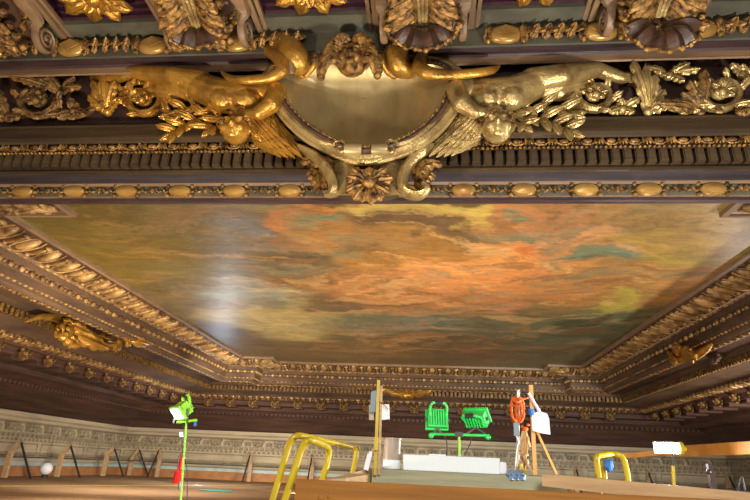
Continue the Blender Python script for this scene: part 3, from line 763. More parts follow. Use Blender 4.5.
m.tube(rp, .007, 5, closed=True); m.build('bead_rim', GOLDD, ct)
# rolls at the top left and right of the mask
def rolls(data, name, mt):
    for pts, rad, fl in data:
        m = MB(); q = pth(pts, .3, 6); m.tube(q, interp(rad, len(q)), 12, side=(0, 1, 0), flat=fl)
        m.ell(q[0], rad[0] * .98, nu=10); m.ell(q[-1], rad[-1] * .98, nu=10); m.build(name, mt, ct)
rolls([([(272, 40, .1), (285, 48, .35), (297, 60, .45), (301, 72, .3)], [.14, .17, .15, .08], 1), ([(306, 40, .2), (314, 52, .35), (314, 64, .35), (306, 75, .3)], [.035, .04, .04, .03], 1),
       ([(386, 46, .2), (383, 58, .4), (387, 70, .35), (394, 77, .3)], [.035, .04, .04, .03], 1), ([(400, 44, .15), (396, 56, .4), (401, 67, .4), (412, 72, .3)], [.12, .14, .12, .07], 1)], 'scroll_roll', GOLD)
rolls([([(246, 40, .2), (266, 48, .35), (281, 60, .5), (281, 71, .52), (268, 78, .5), (246, 80, .5), (230, 78, .45), (222, 72, .4)], [.06, .08, .085, .075, .06, .05, .04, .015], .8),
       ([(422, 56, .35), (420, 66, .5), (428, 73, .55), (450, 75, .5), (475, 73, .5), (492, 70, .45), (499, 66, .4)], [.07, .08, .075, .055, .05, .045, .015], .8)], 'scroll_band', GOLD)
rolls([([(258, 37, .15), (276, 46, .3), (289, 58, .5), (292, 72, .5)], [.03, .04, .04, .03], 1)], 'pale_stripe', TAN)
# hood and mask
m = MB(); P = []
for i in range(9):
    a = PI * i / 8; P.append([PB(350 - 32 * math.cos(a), 60 - 22 * math.sin(a), d) for d in (.0, .35, .42)])
m.grid(P, .03, (0, 0, 1)); m.build('mask_hood', WOODP, ct)
mk = MB(); hc = PB(352, 60, .42)
mk.ell(hc, (.18, .16, .20)); mk.ell(hc + V((0, -.13, -.03)), (.03, .05, .06)); mk.ell(hc + V((0, -.12, -.12)), (.06, .05, .05)); mk.ell(hc + V((0, -.08, -.17)), (.07, .07, .05))
for s in (-1, 1):
    mk.ell(hc + V((s * .07, -.11, -.06)), (.055, .05, .05)); mk.ell(hc + V((s * .06, -.13, .055)), (.055, .035, .02)); mk.ell(hc + V((s * .055, -.145, .02)), (.026, .018, .016))
face = sculpt(mk, 'mask_face', GOLDR, ct, .012, 2)
m = MB(); rnd = random.Random(3)
for s in (-1, 1):
    for k in range(9):
        a = .15 + k * .26; st = hc + V((s * .13 * math.sin(a), -.10, .17 * math.cos(a)))
        e = st + V((s * (.11 + .010 * k), .0, -.12 - .008 * k)); md = st.lerp(e, .5) + V((s * .02, -.07, .05))
        q = spl([st, md, e, e + V((s * .03, -.02, .05))], 6); m.tube(q, interp([.035, .045, .035, .02], len(q)), 7); m.ell(e, (.045, .05, .045), None, 7, 6)
for k in range(26):
    a = rnd.uniform(-1.5, 1.5); q = hc + V((.15 * math.sin(a), rnd.uniform(-.12, .04), .13 + .07 * math.cos(a))); m.ell(q, (.045, .045, .035), Matrix.Rotation(rnd.uniform(0, 3), 3, 'Y'), 7, 6)
m.build('wavy_hair', GOLDR, ct)
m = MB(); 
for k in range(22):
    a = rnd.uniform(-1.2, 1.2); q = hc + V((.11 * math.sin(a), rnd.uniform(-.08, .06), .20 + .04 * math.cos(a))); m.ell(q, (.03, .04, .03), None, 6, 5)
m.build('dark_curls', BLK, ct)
# scroll ends under the shield
def spiral(m, cx, cy, r, turns, a0, sgn, d, w0, w1, tail=None, fl=1.6, mt=None, ry=1.0):
    pts = []; n = int(turns * 12)
    for k in range(n + 1):
        u = k / n; a = a0 + sgn * turns * 2 * PI * u; rr = r * (1 - .85 * u)
        pts.append(PB(cx + rr * math.cos(a), cy - rr * ry * math.sin(a), d + .03 * u))
    rad = [w0 * (1 - .6 * k / n) for k in range(n + 1)]
    if tail:
        tp = spl([PB(*q) for q in tail] + [pts[0]], 5)[:-1]; pts = tp + pts; rad = interp([w1, w0], len(tp)) + rad
    m.tube(pts, rad, 7, side=(0, 1, 0), flat=fl); return pts
m = MB()
spiral(m, 341, 149, 8, 1.3, PI * .9, -1, .36, .035, .035, [(284, 108, .33), (300, 126, .35), (318, 141, .36)])
m.build('rim_scroll', GOLD2, ct); m = MB()
spiral(m, 391, 149, 8, 1.3, PI * .1, 1, .36, .035, .035, [(446, 108, .33), (432, 126, .35), (414, 141, .36)])
m.build('rim_scroll', GOLD2, ct)
m = MB()
for x0, x1 in ((345, 362), (372, 388)):
    m = MB(); q = [PB(x, 150 + 0 * x, .38) for x in (x0, (x0 + x1) / 2, x1)]; m.tube(q, [.07, .075, .07], 12); m.build('scroll_drum', SHIELD, ct)
m = MB()
for k in range(11):
    u = k / 10; x = 346 + u * 42; y = 154 + 7 * math.sin(PI * u); m.ell(PB(x, y, .34), (.032 + .012 * math.sin(PI * u), .035, .03 + .012 * math.sin(PI * u)), None, 8, 6)
m.build('fruit_festoon', GOLD2, ct)
m = MB()
q = pth([(300, 148, .2), (316, 158, .25), (328, 172, .28), (334, 188, .28), (331, 196, .2)], 0); m.tube(q, interp([.03, .05, .06, .055, .03], len(q)), 8, side=(0, 1, 0), flat=2.4)
m.build('console_scroll', GOLD2, ct); m = MB()
q = pth([(432, 147, .2), (416, 158, .25), (405, 172, .28), (402, 186, .3), (409, 194, .3), (420, 195, .3), (427, 189, .3), (423, 184, .3)], 0); m.tube(q, interp([.03, .05, .055, .055, .045, .04, .035, .03], len(q)), 8, side=(0, 1, 0), flat=2.2)
m.build('console_scroll', GOLD2, ct)
m = MB()
for a, b, sd in (((304, 160), (330, 193), .25), ((312, 170), (322, 195), .1), ((438, 163), (416, 186), -.25), ((430, 172), (420, 192), -.1)):
    m = MB(); m.leaf(PB(*a, .12), PB(*b, .22), YD, .22, .15, 4, .02, .12, sd); m.build('console_leaf', GOLDR, ct)
m = MB(); 
for xs in ((330, 354), (380, 404)):
    P = [[PB(x, y, .25 + .05 * math.cos((x - xs[0]) / (xs[1] - xs[0]) * PI - PI / 2)) for x in np.linspace(xs[0], xs[1], 5)] for y in (160, 172, 184, 194)]; m = MB(); m.grid(P, .03, YD); m.build('gilded_panel', GOLD2, ct)
m = MB(); b = (369, 184)
for k, (x, y) in enumerate([(346, 196), (354, 204), (363, 207), (372, 209), (382, 205), (391, 198), (346, 180), (394, 182), (352, 172), (388, 173), (370, 170)]):
    m.leaf(PB(*b, .34), PB(x, y, .32), YD, .15, .3, 3, .02, .25)
m.ell(PB(369, 182, .44), (.07, .06, .06)); m.build('leaf_mask', GOLDR, ct)

# ---- cherubs
def cherub(M, label, mt, P):
    """P maps template pixels to points; the figure lies along the frieze, arm on the shield, head hanging below"""
    r = thing('cherub', label, 'statue', P(497, 140, .2))
    b = MB()
    chain(b, [P(476, 94, .24), P(492, 97, .28), P(512, 94, .28), P(530, 87, .24)], [.17, .195, .185, .17], 12)      # trunk
    b.ell(P(488, 99, .34), (.17, .13, .14)); b.ell(P(510, 98, .36), (.15, .12, .13)); b.ell(P(536, 82, .24), (.17, .15, .15))
    chain(b, [P(532, 82, .26), P(562, 76, .30), P(598, 70, .22)], [.15, .125, .08], 12); chain(b, [P(598, 70, .22), P(622, 78, .16), P(640, 76, .12)], [.08, .065, .04], 10)
    chain(b, [P(534, 90, .20), P(560, 92, .18), P(585, 88, .12)], [.12, .10, .06], 10)
    chain(b, [P(470, 86, .28), P(456, 90, .40), P(462, 103, .46), P(474, 112, .44)], [.10, .11, .10, .075], 12)        # arm on the rim
    chain(b, [P(474, 112, .44), P(486, 113, .42), P(493, 110, .40)], [.07, .05, .045], 10)
    for k in range(4): chain(b, [P(492, 108 + k * 1.6, .42), P(498 + (k % 2), 106 + k * 2.0, .45), P(502 - k, 108 + k * 2.2, .43)], [.019, .017, .013], 6, 2)
    chain(b, [P(489, 112, .42), P(492, 117, .45)], [.02, .015], 6, 2)
    chain(b, [P(482, 100, .26), P(490, 114, .30)], [.09, .075], 10)                                                     # neck
    h = P(497, 128, .36); sx = 1 if P(510, 128, 0).x > P(500, 128, 0).x else -1
    Lh = lambda x, y, z: h + V((x * sx, y, z))
    b.ell(h, (.155, .15, .165)); b.ell(Lh(0, -.06, -.06), (.115, .10, .10))
    b.ell(Lh(-.01, -.165, -.02), (.024, .035, .032)); b.ell(Lh(-.01, -.15, .03), (.018, .03, .04))                       # nose
    for s in (-1, 1):
        b.ell(Lh(s * .075, -.105, -.05), (.055, .05, .05)); b.ell(Lh(s * .062 - .01, -.135, .055), (.045, .024, .016)); b.ell(Lh(s * .056 - .01, -.132, .022), (.024, .016, .014))
        b.ell(Lh(s * .155, 0, -.01), (.02, .03, .04))
    b.ell(Lh(-.01, -.14, -.075), (.035, .022, .010)); b.ell(Lh(-.01, -.138, -.10), (.030, .022, .010)); b.ell(Lh(-.01, -.11, -.135), (.04, .035, .03))
    sculpt(b, 'body', mt, r, .014, 2)
    m = MB(); rn = random.Random(5)
    for k in range(46):
        a = rn.uniform(0, 2 * PI); e = rn.uniform(.1, 1.0)
        d = V((math.cos(a) * math.sin(e * 1.45), .45 * math.sin(a) * math.sin(e * 1.45) + .30, math.cos(e * 1.45))).normalized()
        q = h + V((d.x * .17, d.y * .16, d.z * .17)); m.ell(q, (.035, .035, .03), None, 7, 5)
        if k % 2: m.tube([q + V((.03 * math.cos(t), -.03, .03 * math.sin(t))) for t in np.linspace(0, 5, 8)], .009, 5)
    m.build('curly_hair', GOLDR, r)
    # wing: rows of feathers sweeping from the shoulder towards the shield
    m = MB(); base = [(472, 110), (478, 114), (481, 121), (478, 129), (472, 135)]
    tips = [(448, 124), (428, 158), (440, 159), (452, 157), (463, 152), (472, 146), (478, 140)]
    n = 11
    for row, (f0, f1, wd, dd) in enumerate([(0, 1.04, .14, .18), (0, .78, .125, .25), (0, .54, .12, .31), (0, .32, .11, .35)]):
        for k in range(n):
            u = k / (n - 1)
            bx = float(np.interp(u * 4, range(5), [q[0] for q in base])); by = float(np.interp(u * 4, range(5), [q[1] for q in base]))
            tx = float(np.interp(u * 6, range(7), [q[0] for q in tips])); ty = float(np.interp(u * 6, range(7), [q[1] for q in tips]))
            m.leaf(P(bx, by, dd), P(bx + (tx - bx) * f1, by + (ty - by) * f1, dd - .02), YD, wd, .08, 1, .012, .06)
    q = [P(470, 109, .36), P(480, 112, .38), P(484, 121, .36), P(480, 131, .32)]; m.tube(spl(q, 5), .035, 8)
    m.build('wing', GOLD2 if mt is GOLD2 else GOLD, r)
    return r
cherub(None, 'gilded winged cherub sprawled along the frieze right of the shield', GOLD2, lambda x, y, d: PB(x, y, d))
cherub(None, 'gilded winged cherub sprawled along the frieze left of the shield', GOLD, lambda x, y, d: PB(733 - x, y + 1.5, d))

# ---- laurel branches
def laurel(label, stems, mt):
    r = thing('laurel_branch', label, 'branch', PB(stems[0][0][0], stems[0][0][1] + 25, .1))
    st = MB(); lv = MB(); rn = random.Random(len(label))
    for pts in stems:
        q = pth(pts, .14, 8); st.tube(q, .012, 5)
        for i in range(3, len(q), 5):
            t = (q[min(i + 1, len(q) - 1)] - q[i - 1]).normalized(); nrm = V((-t.z, 0, t.x))
            for s in (-1, 1):
                d = (t * .75 + nrm * s * .8).normalized(); lv.leaf(q[i] + V((0, -.02, 0)), q[i] + d * rn.uniform(.19, .25) + V((0, -.05, 0)), YD, .095, .18, 1, .012, .16)
        t = (q[-1] - q[-3]).normalized(); lv.leaf(q[-1], q[-1] + t * .2, YD, .085, .1, 1, .012, .1)
    st.build('stem', mt, r); lv.build('leaves', mt, r); return r
laurel('gilded laurel branch right of the right-hand cherub head', [[(508, 112, .14), (528, 116, .16), (548, 122, .18), (566, 130, .2)], [(512, 108, .14), (540, 108, .15), (566, 114, .18)], [(506, 114, .14), (520, 124, .2)]], GOLD2)
laurel('gilded laurel branch left of the left-hand cherub head', [[(226, 118, .14), (208, 118, .16), (190, 124, .18), (176, 132, .2)], [(222, 112, .14), (200, 108, .15), (182, 112, .18)], [(226, 118, .14), (214, 128, .2)]], GOLD)

# ---- rinceaux of the frieze
def rinceau(label, items, mt, base):
    r = thing('acanthus_scroll', label, 'carving', PB(base[0], base[1], 0))
    m = MB(); lf_ = MB(); fl = MB()
    for (cx, cy, rad, sgn, a0, tail) in items:
        p = spiral(m, cx, cy, rad, 1.45, a0, sgn, .10, .05, .03, [(x, y, .06) for x, y in tail], 1.2, ry=.85)
        N = len(p)
        for i in range(2, N - 6, 2):
            t = (p[i + 1] - p[i - 1]).normalized(); nr = V((-t.z, 0, t.x))
            c = PB(cx, cy, .1); out = 1 if (p[i] - c).dot(nr) > 0 else -1
            L = .20 * (1 - .45 * i / N)
            lf_.leaf(p[i], p[i] + (t * .8 + nr * out * .75).normalized() * L + V((0, -.05, 0)), YD, L * .62, .3, 2, .014, .18)
        for k in range(7):
            a = 2 * PI * k / 7; q = PB(cx, cy, .16); fl.leaf(q, q + V((rad / 93 * .52 * math.cos(a), -.04, rad / 93 * .5 * math.sin(a))), YD, rad / 93 * .42, .2, 2, .014, .2)
        fl.ell(PB(cx, cy, .22), (.045, .05, .045), None, 8, 6)
    m.build('stem', mt, r); lf_.build('leaves', mt, r); fl.build('flower', mt, r)
    return r
rinceau('gilded leaf scroll curling right behind the right-hand cherub legs', [(596, 95, 20, 1, PI, [(540, 104), (560, 112), (574, 110)])], GOLD2, (590, 116))
rinceau('large gilded leaf scroll at the right end of the frieze', [(722, 92, 24, 1, PI, [(630, 82), (655, 96), (675, 108), (692, 106)])], GOLD2, (722, 116))
rinceau('gilded leaf scroll curling beside the left-hand cherub legs', [(142, 100, 19, -1, 0, [(205, 110), (188, 116), (168, 114)])], GOLD, (142, 118))
rinceau('gilded leaf scroll at the left end of the frieze', [(36, 100, 22, -1, 0, [(112, 84), (100, 102), (82, 114), (62, 114)])], GOLDD, (36, 122))
def spray(label, base, tips, mt, w=.14, lobes=4):
    m = MB()
    for x, y in tips: m.leaf(PB(*base, .06), PB(x, y, .12), YD, w, .25, lobes, .015, .18)
    m.ell(PB(*base, .1), .05); o = m.build('acanthus_spray', mt); tag(o, label, 'carving')
spray('gilded upright leaf between the two left scrolls', (108, 112), [(108, 76), (96, 84), (120, 84), (90, 98), (124, 100)], GOLD, .16)
spray('tall gilded leaf springing between the two right scrolls', (648, 112), [(626, 66), (640, 70), (652, 78), (664, 92), (672, 104)], GOLD2, .16)
spray('low gilded leaves trailing from the large right scroll', (700, 112), [(664, 106), (676, 96), (650, 112), (684, 84), (700, 74)], GOLDD, .16)
spray('gilded leaves curling above the large right scroll', (668, 76), [(640, 72), (690, 66), (700, 74), (684, 86)], GOLD2, .13)
spray('gilded leaves trailing along the frieze from the left scroll', (62, 92), [(30, 78), (46, 74), (80, 80), (88, 92), (14, 84)], GOLDD, .13)
spray('gilded leaves above the left cherub legs', (140, 82), [(120, 76), (160, 78), (128, 88), (158, 90)], GOLD, .1)
spray('curled gilded leaves at the left edge of the frieze', (8, 118), [(-16, 100), (4, 92), (26, 122), (-10, 120)], GOLDD, .14)

spray('gilded leaf tuft between the left-edge scroll and the upright leaf', (74, 112), [(58, 118), (72, 98), (90, 118), (82, 104)], GOLDD, .13)
spray('gilded leaf tuft right of the upright left leaf', (122, 96), [(118, 84), (132, 92), (130, 108), (140, 82)], GOLD, .11)
spray('gilded leaf tuft at the lower right frieze between the scrolls', (622, 110), [(606, 116), (618, 98), (634, 116), (640, 100)], GOLD2, .13)
spray('gilded leaf tuft at the upper right corner of the frieze', (742, 76), [(726, 66), (740, 64), (760, 70), (752, 86)], GOLD2, .13)
spray('gilded leaf tuft low at the right end of the frieze', (748, 112), [(732, 116), (744, 100), (764, 108)], GOLDD, .13)
# everything of the beam was modelled about y = 4.56: move it to where the beam stands
for o in list(C.objects):
    if o.parent is None and o.name not in BEFORE: o.location.y += BS
bpy.context.view_layer.update()

# ---- gilded carvings that overlap the far and side frames
def atx(px, py, X): v = ray(px, py); return v * (X / v.x)
def Q(px, py, X=-9.0): return atx(px, py, X)
r = thing('acanthus_crest', 'gilded horned leaf crest overhanging the left cornice', 'carving', Q(70, 345))
m = MB()
q = spl([Q(25, 322), Q(38, 317), Q(52, 317), Q(64, 322)], 6); m.tube(q, interp([.02, .07, .1, .12], len(q)), 8); m.build('horn', GOLD, r)
m = MB()
for a, b, w_ in (((62, 322), (84, 332), .4), ((66, 330), (100, 345), .45), ((60, 334), (76, 346), .35), ((74, 336), (104, 338), .35), ((84, 340), (110, 342), .3), ((58, 328), (50, 336), .3), ((70, 322), (60, 340), .35)):
    m.leaf(Q(*a, -8.8), Q(*b, -8.7), V((1, -.3, -.3)), w_, .25, 4, .03, .2)
m.ell(Q(62, 330, -8.8), (.16, .2, .2)); m.ell(Q(58, 334, -8.7), (.09, .1, .1)); m.build('leaf_body', GOLD, r)
m = MB()
for a, b, w_ in (((116, 332), (130, 336), .3), ((124, 336), (142, 342), .35), ((120, 340), (108, 350), .3), ((130, 338), (122, 346), .25)):
    m.leaf(Q(*a, -8.0), Q(*b, -8.0), V((1, -.3, -.3)), w_, .25, 3, .03, .2)
tag(m.build('leaf_spray', GOLD), 'small gilded leaf spray on the left fascia beyond the horned crest', 'carving')
r = thing('acanthus_crest', 'gilded curled leaf crest on the right-hand fascia', 'carving', Q(690, 362, 6.3))
m = MB()
q = spl([Q(668, 352, 6.12), Q(678, 358, 6.12), Q(692, 358, 6.12), Q(705, 350, 6.12), Q(712, 344, 6.12)], 5); m.tube(q, interp([.04, .09, .1, .08, .02], len(q)), 8); m.build('scroll', GOLD, r)
m = MB()
for a, b in (((676, 352), (688, 344)), ((684, 354), (700, 346)), ((672, 356), (684, 361)), ((690, 358), (704, 352))): m.leaf(Q(*a, 6.05), Q(*b, 6.05), V((-1, -.3, -.3)), .3, .25, 3, .03, .2)
m.build('leaf_body', GOLD, r)
m = MB()
for k in range(6):
    a = 2 * PI * k / 6; c = Q(718, 354, 7.4); m.leaf(c, c + V((-.05, .3 * math.cos(a), .3 * math.sin(a))), V((-1, -.3, -.2)), .26, .3, 3, .03, .2)
m.ell(c, (.12, .14, .14)); tag(m.build('carved_drop', WOODF), 'dark carved leaf drop beside the curled crest at the right', 'carving')
m = MB(); c = at(407, 393, 22.4)
for k in range(9):
    a = -1.35 + 2.7 * k / 8; m.leaf(c + V((0, -.1, -.1)), c + V((1.2 * math.sin(a), -.4, .05 + .30 * math.cos(a))), YD, .42, .25, 3, .03, .2)
m.ell(c + V((0, -.2, -.1)), (.22, .12, .14)); tag(m.build('palmette', GOLD), 'gilded palmette at the middle of the far frame', 'carving')

# ---------------------------------------------------------------- timber box of the deck hatch, near us
def board(name, a, b, w_, t, mt, up=(0, 0, 1)):
    m = MB(); m.beam(a, b, w_, t, up); return m.build(name, mt, smooth=False)
FB = 2.0
p = at(296, 480, FB); q = at(760, 497, FB)
zt = (at(400, 484, FB).z)
m = MB(); m.box((p.x, FB, zt - .30), (1.95, FB + .035, zt)); m.ell((p.x + .09, FB, zt - .055), (.012, .004, .009)); m.ell((p.x + .115, FB, zt - .05), (.006, .004, .006))
m.ell((at(603, 490, FB).x, FB, zt - .03), (.01, .004, .007))
hb = m.build('hatch_board', PINE, smooth=False); tag(hb, 'orange-brown pine board nearest us, running along the bottom of the view', 'board')
Lp = lambda px, py, Y: at(px, py, Y)
a = Lp(330, 479, 2.12); b = Lp(374, 471, 2.75)
m = MB(); m.prism([Lp(322, 480, 2.06), Lp(345, 478, 2.06), Lp(374, 474, 2.9), Lp(372, 468, 2.9)], (0, 0, 0), (0, 0, -.05)); tag(m.build('side_board', PALE, smooth=False), 'short pale board running back at the left of the grey plank', 'board')
zt2 = Lp(440, 472, 2.75).z
PY = 2.75
m = MB(); m.box((Lp(372, 470, PY).x, PY, zt2 - .10), (Lp(566, 474, PY).x, PY + .16, zt2)); tag(m.build('grey_plank', PLANK, smooth=False), 'weathered grey-green plank under the white box', 'board')
a = Lp(548, 480, 2.62); b = Lp(775, 503, 2.06)
m = MB(); m.beam(a, b, .09, .05); tag(m.build('side_board', PALE, smooth=False), 'long pale board slanting towards us at the right of the hatch', 'board')
m = MB(); m.box((Lp(372, 470, PY).x, PY - .08, -.8), (Lp(372, 470, PY).x + .06, PY + .0, zt2 - .1)); m.box((Lp(566, 470, PY).x - .06, PY - .08, -.8), (Lp(566, 470, PY).x, PY, zt2 - .1))
tag(m.build('trestle_frame', PALE, smooth=False), 'pale timber frame holding up the grey plank', 'frame')

# ---- yellow hatch handrails
def rail(pts, lab, mt=YEL, r=.014, grip=None):
    o = thing('grab_rail', lab, 'handrail', pts[0])
    m = MB(); m.tube(spl(pts, 7), r, 10); m.build('tube', mt, o)
    if grip: mm = MB(); mm.tube(grip, r * 1.12, 10); mm.build('worn_section', YELW, o)
    return o
def foot(p): return V((p.x, p.y, -.8))
Y1 = 2.15
pts = [Lp(273, 505, Y1), Lp(281, 472, Y1), Lp(289, 446, Y1), Lp(294, 437.5, Y1), Lp(302, 436, Y1 + .02), Lp(326, 441, Y1 + .4), Lp(348, 446, Y1 + .7), Lp(355, 449, Y1 + .75), Lp(356, 456, Y1 + .75), Lp(352, 476, Y1 + .75), Lp(349, 500, Y1 + .75)]
pts[0] = pts[1] + (pts[1] - pts[2]) * 3.2
rail(pts, 'outer yellow handrail hoop left of the grey plank, wider of the two', YEL, .012)
pts = [Lp(287, 500, Y1 - .1), Lp(294, 472, Y1 - .1), Lp(302, 448, Y1 - .1), Lp(308, 441, Y1 - .1), Lp(314, 441, Y1 - .08), Lp(326, 446, Y1 + .15), Lp(329, 452, Y1 + .2), Lp(327, 464, Y1 + .2), Lp(323, 478, Y1 + .2), Lp(320, 495, Y1 + .2)]
pts[0] = pts[1] + (pts[1] - pts[2]) * 3.2
rail(pts, 'inner yellow handrail hoop left of the grey plank, narrower of the two', YEL, .013)
pts = [Lp(600, 505, 2.5), Lp(599, 480, 2.5), Lp(597, 464, 2.5), Lp(597, 457, 2.5), Lp(602, 455, 2.55), Lp(613, 454, 2.6), Lp(621, 456, 2.6), Lp(625, 464, 2.6), Lp(628, 480, 2.6), Lp(629, 500, 2.6)]
rail(pts, 'yellow handrail hoop at the right of the hatch', YEL, .012)
pts = [Lp(603, 459, 2.62), Lp(604, 472, 2.62), Lp(606, 490, 2.62)]
o = rail(pts, 'straight yellow post beside the right handrail hoop', YEL, .011)
m = MB(); m.box(Lp(603, 479, 2.6), Lp(607, 484, 2.59) + V((0, .004, 0))); o2 = m.build('paper_tag', PAPER, o, smooth=False)
m = MB(); c = Lp(607, 465, 2.58); m.lathe(c, [(.012, 0), (.024, .004), (.026, .012), (.02, .02), (.005, .022)], 16, (.8, -.5, 0)); m.ell(c, (.014, .02, .026)); m.beam(c + V((.01, .0, .02)), c + V((.012, 0, -.026)), .02, .02)
tag(m.build('hook_cap', BLUE), 'small blue disc hung on the straight yellow post', 'cap')

# ---- yellow pole with papers
PP = 2.72
r = thing('marker_pole', 'tall yellow pole standing left of the white box with papers on it', 'pole', V((Lp(376, 470, PP).x, PP, zt2)))
m = MB(); m.beam(Lp(375, 475, PP), Lp(378.6, 380, PP), .014, .01, (0, 1, 0)); m.build('upright', YEL, r, smooth=False)
m = MB(); m.beam(Lp(379, 475, PP + .015), Lp(381.5, 386, PP + .015), .011, .01, (0, 1, 0)); plab(m.build('batten', PALE, r, smooth=False), 'pale wooden batten')
m = MB(); m.box(Lp(374, 450, PP - .03), Lp(378, 438, PP - .005)); m.build('clamp', YEL, r, smooth=False)
def sheet(name, c4, mt, lab, cat, th=.006):
    m = MB(); m.prism([Lp(*c, ) for c in c4], (0, 0, 0), (0, th, 0)); return tag(m.build(name, mt, smooth=False), lab, cat)
sheet('note_pad', [(380, 404, PP + .03), (389, 404.5, PP + .03), (389.5, 419, PP + .03), (381, 420, PP + .03)], PAPER, 'white pad hanging right of the yellow pole', 'pad', .012)
r2 = sheet('card_holder', [(371, 392, PP + .03), (376, 390, PP + .03), (376, 412, PP + .03), (370, 412, PP + .03)], GREYB, 'grey-green flat holder behind the yellow pole top', 'holder', .02)
sheet('note_pad', [(369, 405, PP + .06), (373, 404, PP + .06), (374, 420, PP + .06), (369, 420, PP + .06)], CLEARP, 'grey card hanging lowest on the left of the yellow pole', 'pad', .006)
m = MB(); m.tube(spl([Lp(380, 402, PP + .01), Lp(384, 405, PP), Lp(388, 409, PP + .01)], 5), .002, 5); tag(m.build('cord', BLK), 'thin black cord draped over the white pad', 'cord')
m = MB(); q = [Lp(372, 470, 2.7), Lp(370, 460, 2.7), Lp(370, 452, 2.7)]; m.beam(Lp(366, 470, 2.72), Lp(370, 454, 2.72), .022, .02, (0, 1, 0)); m.ell(Lp(370.5, 453, 2.72), .009); tag(m.build('squeeze_tube', PAPER), 'small whitish tube leaning at the foot of the yellow pole', 'tube')

# ---- bucket, white box
c = Lp(391.5, 471, 2.86); c.z = zt2; top = Lp(391.5, 438, 2.86).z
r = thing('bucket', 'tall cloudy plastic cylinder standing left of the white box', 'bucket', c)
m = MB(); R_ = .042; m.lathe(c, [(R_ * .92, 0), (R_ * .95, .01), (R_, top - c.z - .01), (R_ * 1.04, top - c.z - .008), (R_ * 1.04, top - c.z)], 24); m.build('body', CLEARP, r)
m = MB(); m.lathe(c + V((0, 0, .004)), [(R_ * 1.0, 0), (R_ * 1.03, .002), (R_ * 1.02, .035), (R_ * .98, .04)], 24); plab(m.build('pale_filling', WHITE, r), 'whitish lower band')
bx0, bx1 = Lp(403, 470, 2.78).x, Lp(500, 470, 2.78).x
r = thing('white_box', 'long white plastic box lying on the grey plank', 'box', V(((bx0 + bx1) / 2, 2.83, zt2)))
h = Lp(450, 456, 2.78).z - zt2
m = MB(); m.box((bx0, 2.78, zt2 + .001), (bx1, 2.89, zt2 + h)); o = m.build('body', WHITE, r, smooth=False)
bv = o.modifiers.new('b', 'BEVEL'); bv.width = .004; bv.segments = 2
m = MB(); m.box((bx0 + .12, 2.80, zt2 + h), (bx0 + .20, 2.87, zt2 + h + .006)); m.box((bx0 - .002, 2.779, zt2 + h * .86), (bx1 + .002, 2.891, zt2 + h * .9)); m.build('lid', WHITE, r, smooth=False)
m = MB(); cx = bx1 + .022
m.box((bx1 - .002, 2.80, zt2 + .001), (bx1 + .035, 2.88, zt2 + h * .78)); o = m.build('tissue_carton', PAPER, smooth=False); tag(o, 'small rounded white carton against the right end of the long box', 'carton')
bv = o.modifiers.new('b', 'BEVEL'); bv.width = .01; bv.segments = 3
# cloth
m = MB(); P = []
for i in range(14):
    row = []
    for j in range(12):
        x = 507 + i * 1.3 + (2 if j > 5 else 0); y = 470 + j * .9
        row.append(Lp(x, y, PY - .012 - .012 * math.sin(i * 1.5 + j * .4) - (.0 if j > 3 else -.10 + .03 * j)))
    P.append(row)
m.grid(P, .004, (0, -1, 0)); tag(m.build('cleaning_cloth', CLOTH), 'pale blue cloth hanging over the right part of the grey plank', 'cloth')

# ---- tools standing at the right of the white box
TY = 2.95
m = MB(); m.tube([Lp(517.5, 474, TY), Lp(518.5, 391, TY)], .0075, 8); m.ell(Lp(518.5, 391, TY), .0075); tag(m.build('white_rod', PAPER), 'upright white rod with the orange coil over its top', 'rod')
m = MB()
for k, (cx, rx, d) in enumerate(((514.5, 3.6, -.02), (520, 4.0, -.03), (517, 6.2, -.012), (516.6, 5.2, -.035))):
    q = [Lp(cx + rx * math.cos(a), 410 - 12.5 * math.sin(a) * (1 - .04 * k), TY + d + .008 * math.sin(a * 2 + k)) for a in np.linspace(0, 2 * PI, 28)[:-1]]; m.tube(q, .0065, 7, closed=True)
m.tube(spl([Lp(519, 399, TY - .04), Lp(523, 399, TY - .03), Lp(529, 397.5, TY - .02)], 5), .004, 6)
m.tube(spl([Lp(513, 400, TY - .045), Lp(517, 402, TY - .05), Lp(521, 400, TY - .045)], 5), .007, 6)
tag(m.build('rope_coil', ORNG), 'orange coiled cord hanging on the white rod', 'cord')
r = thing('spray_bottle', 'grey-blue bottle hanging below the orange coil', 'bottle', Lp(516, 442, TY - .03))
m = MB(); m.beam(Lp(516.5, 436, TY - .04), Lp(516, 423, TY - .04), .026, .02, (0, 1, 0)); m.build('body', GREYB, r, smooth=False)
m = MB(); m.tube(spl([Lp(516, 436, TY - .04), Lp(519, 442, TY - .04), Lp(517, 448, TY - .04), Lp(515, 470, TY - .04)], 5), .003, 6); m.build('hose', WHITE, r)
r = thing('clamp_tripod', 'orange and wooden clamp stand below the orange coil', 'stand', Lp(524, 474, TY))
m = MB()
for a, b in (((525, 430), (518, 474)), ((525, 430), (530, 447)), ((526, 432), (521, 474)), ((523, 431), (514, 470)), ((528, 437), (524, 474))):
    mm = MB(); mm.beam(Lp(*a, TY - .02), Lp(*b, TY - .01), .010, .010); mm.build('leg', STICK if a[0] != 525 else PALE, r, smooth=False)
m = MB(); m.ell(Lp(525, 429, TY - .02), (.016, .012, .012)); m.ell(Lp(528, 425, TY - .02), (.008, .01, .008)); m.ell(Lp(522, 427, TY - .02), (.008, .01, .008)); m.build('head', ORNG, r)
r = thing('clamp_tripod', 'small yellow-based clamp at the foot of the tool group', 'clamp', Lp(524, 474, TY - .06))
m = MB(); m.lathe(Lp(521, 475, TY - .06), [(.03, 0), (.026, .015), (.012, .026), (.009, .05)], 14); plab(m.build('base', YEL, r), 'yellow base')
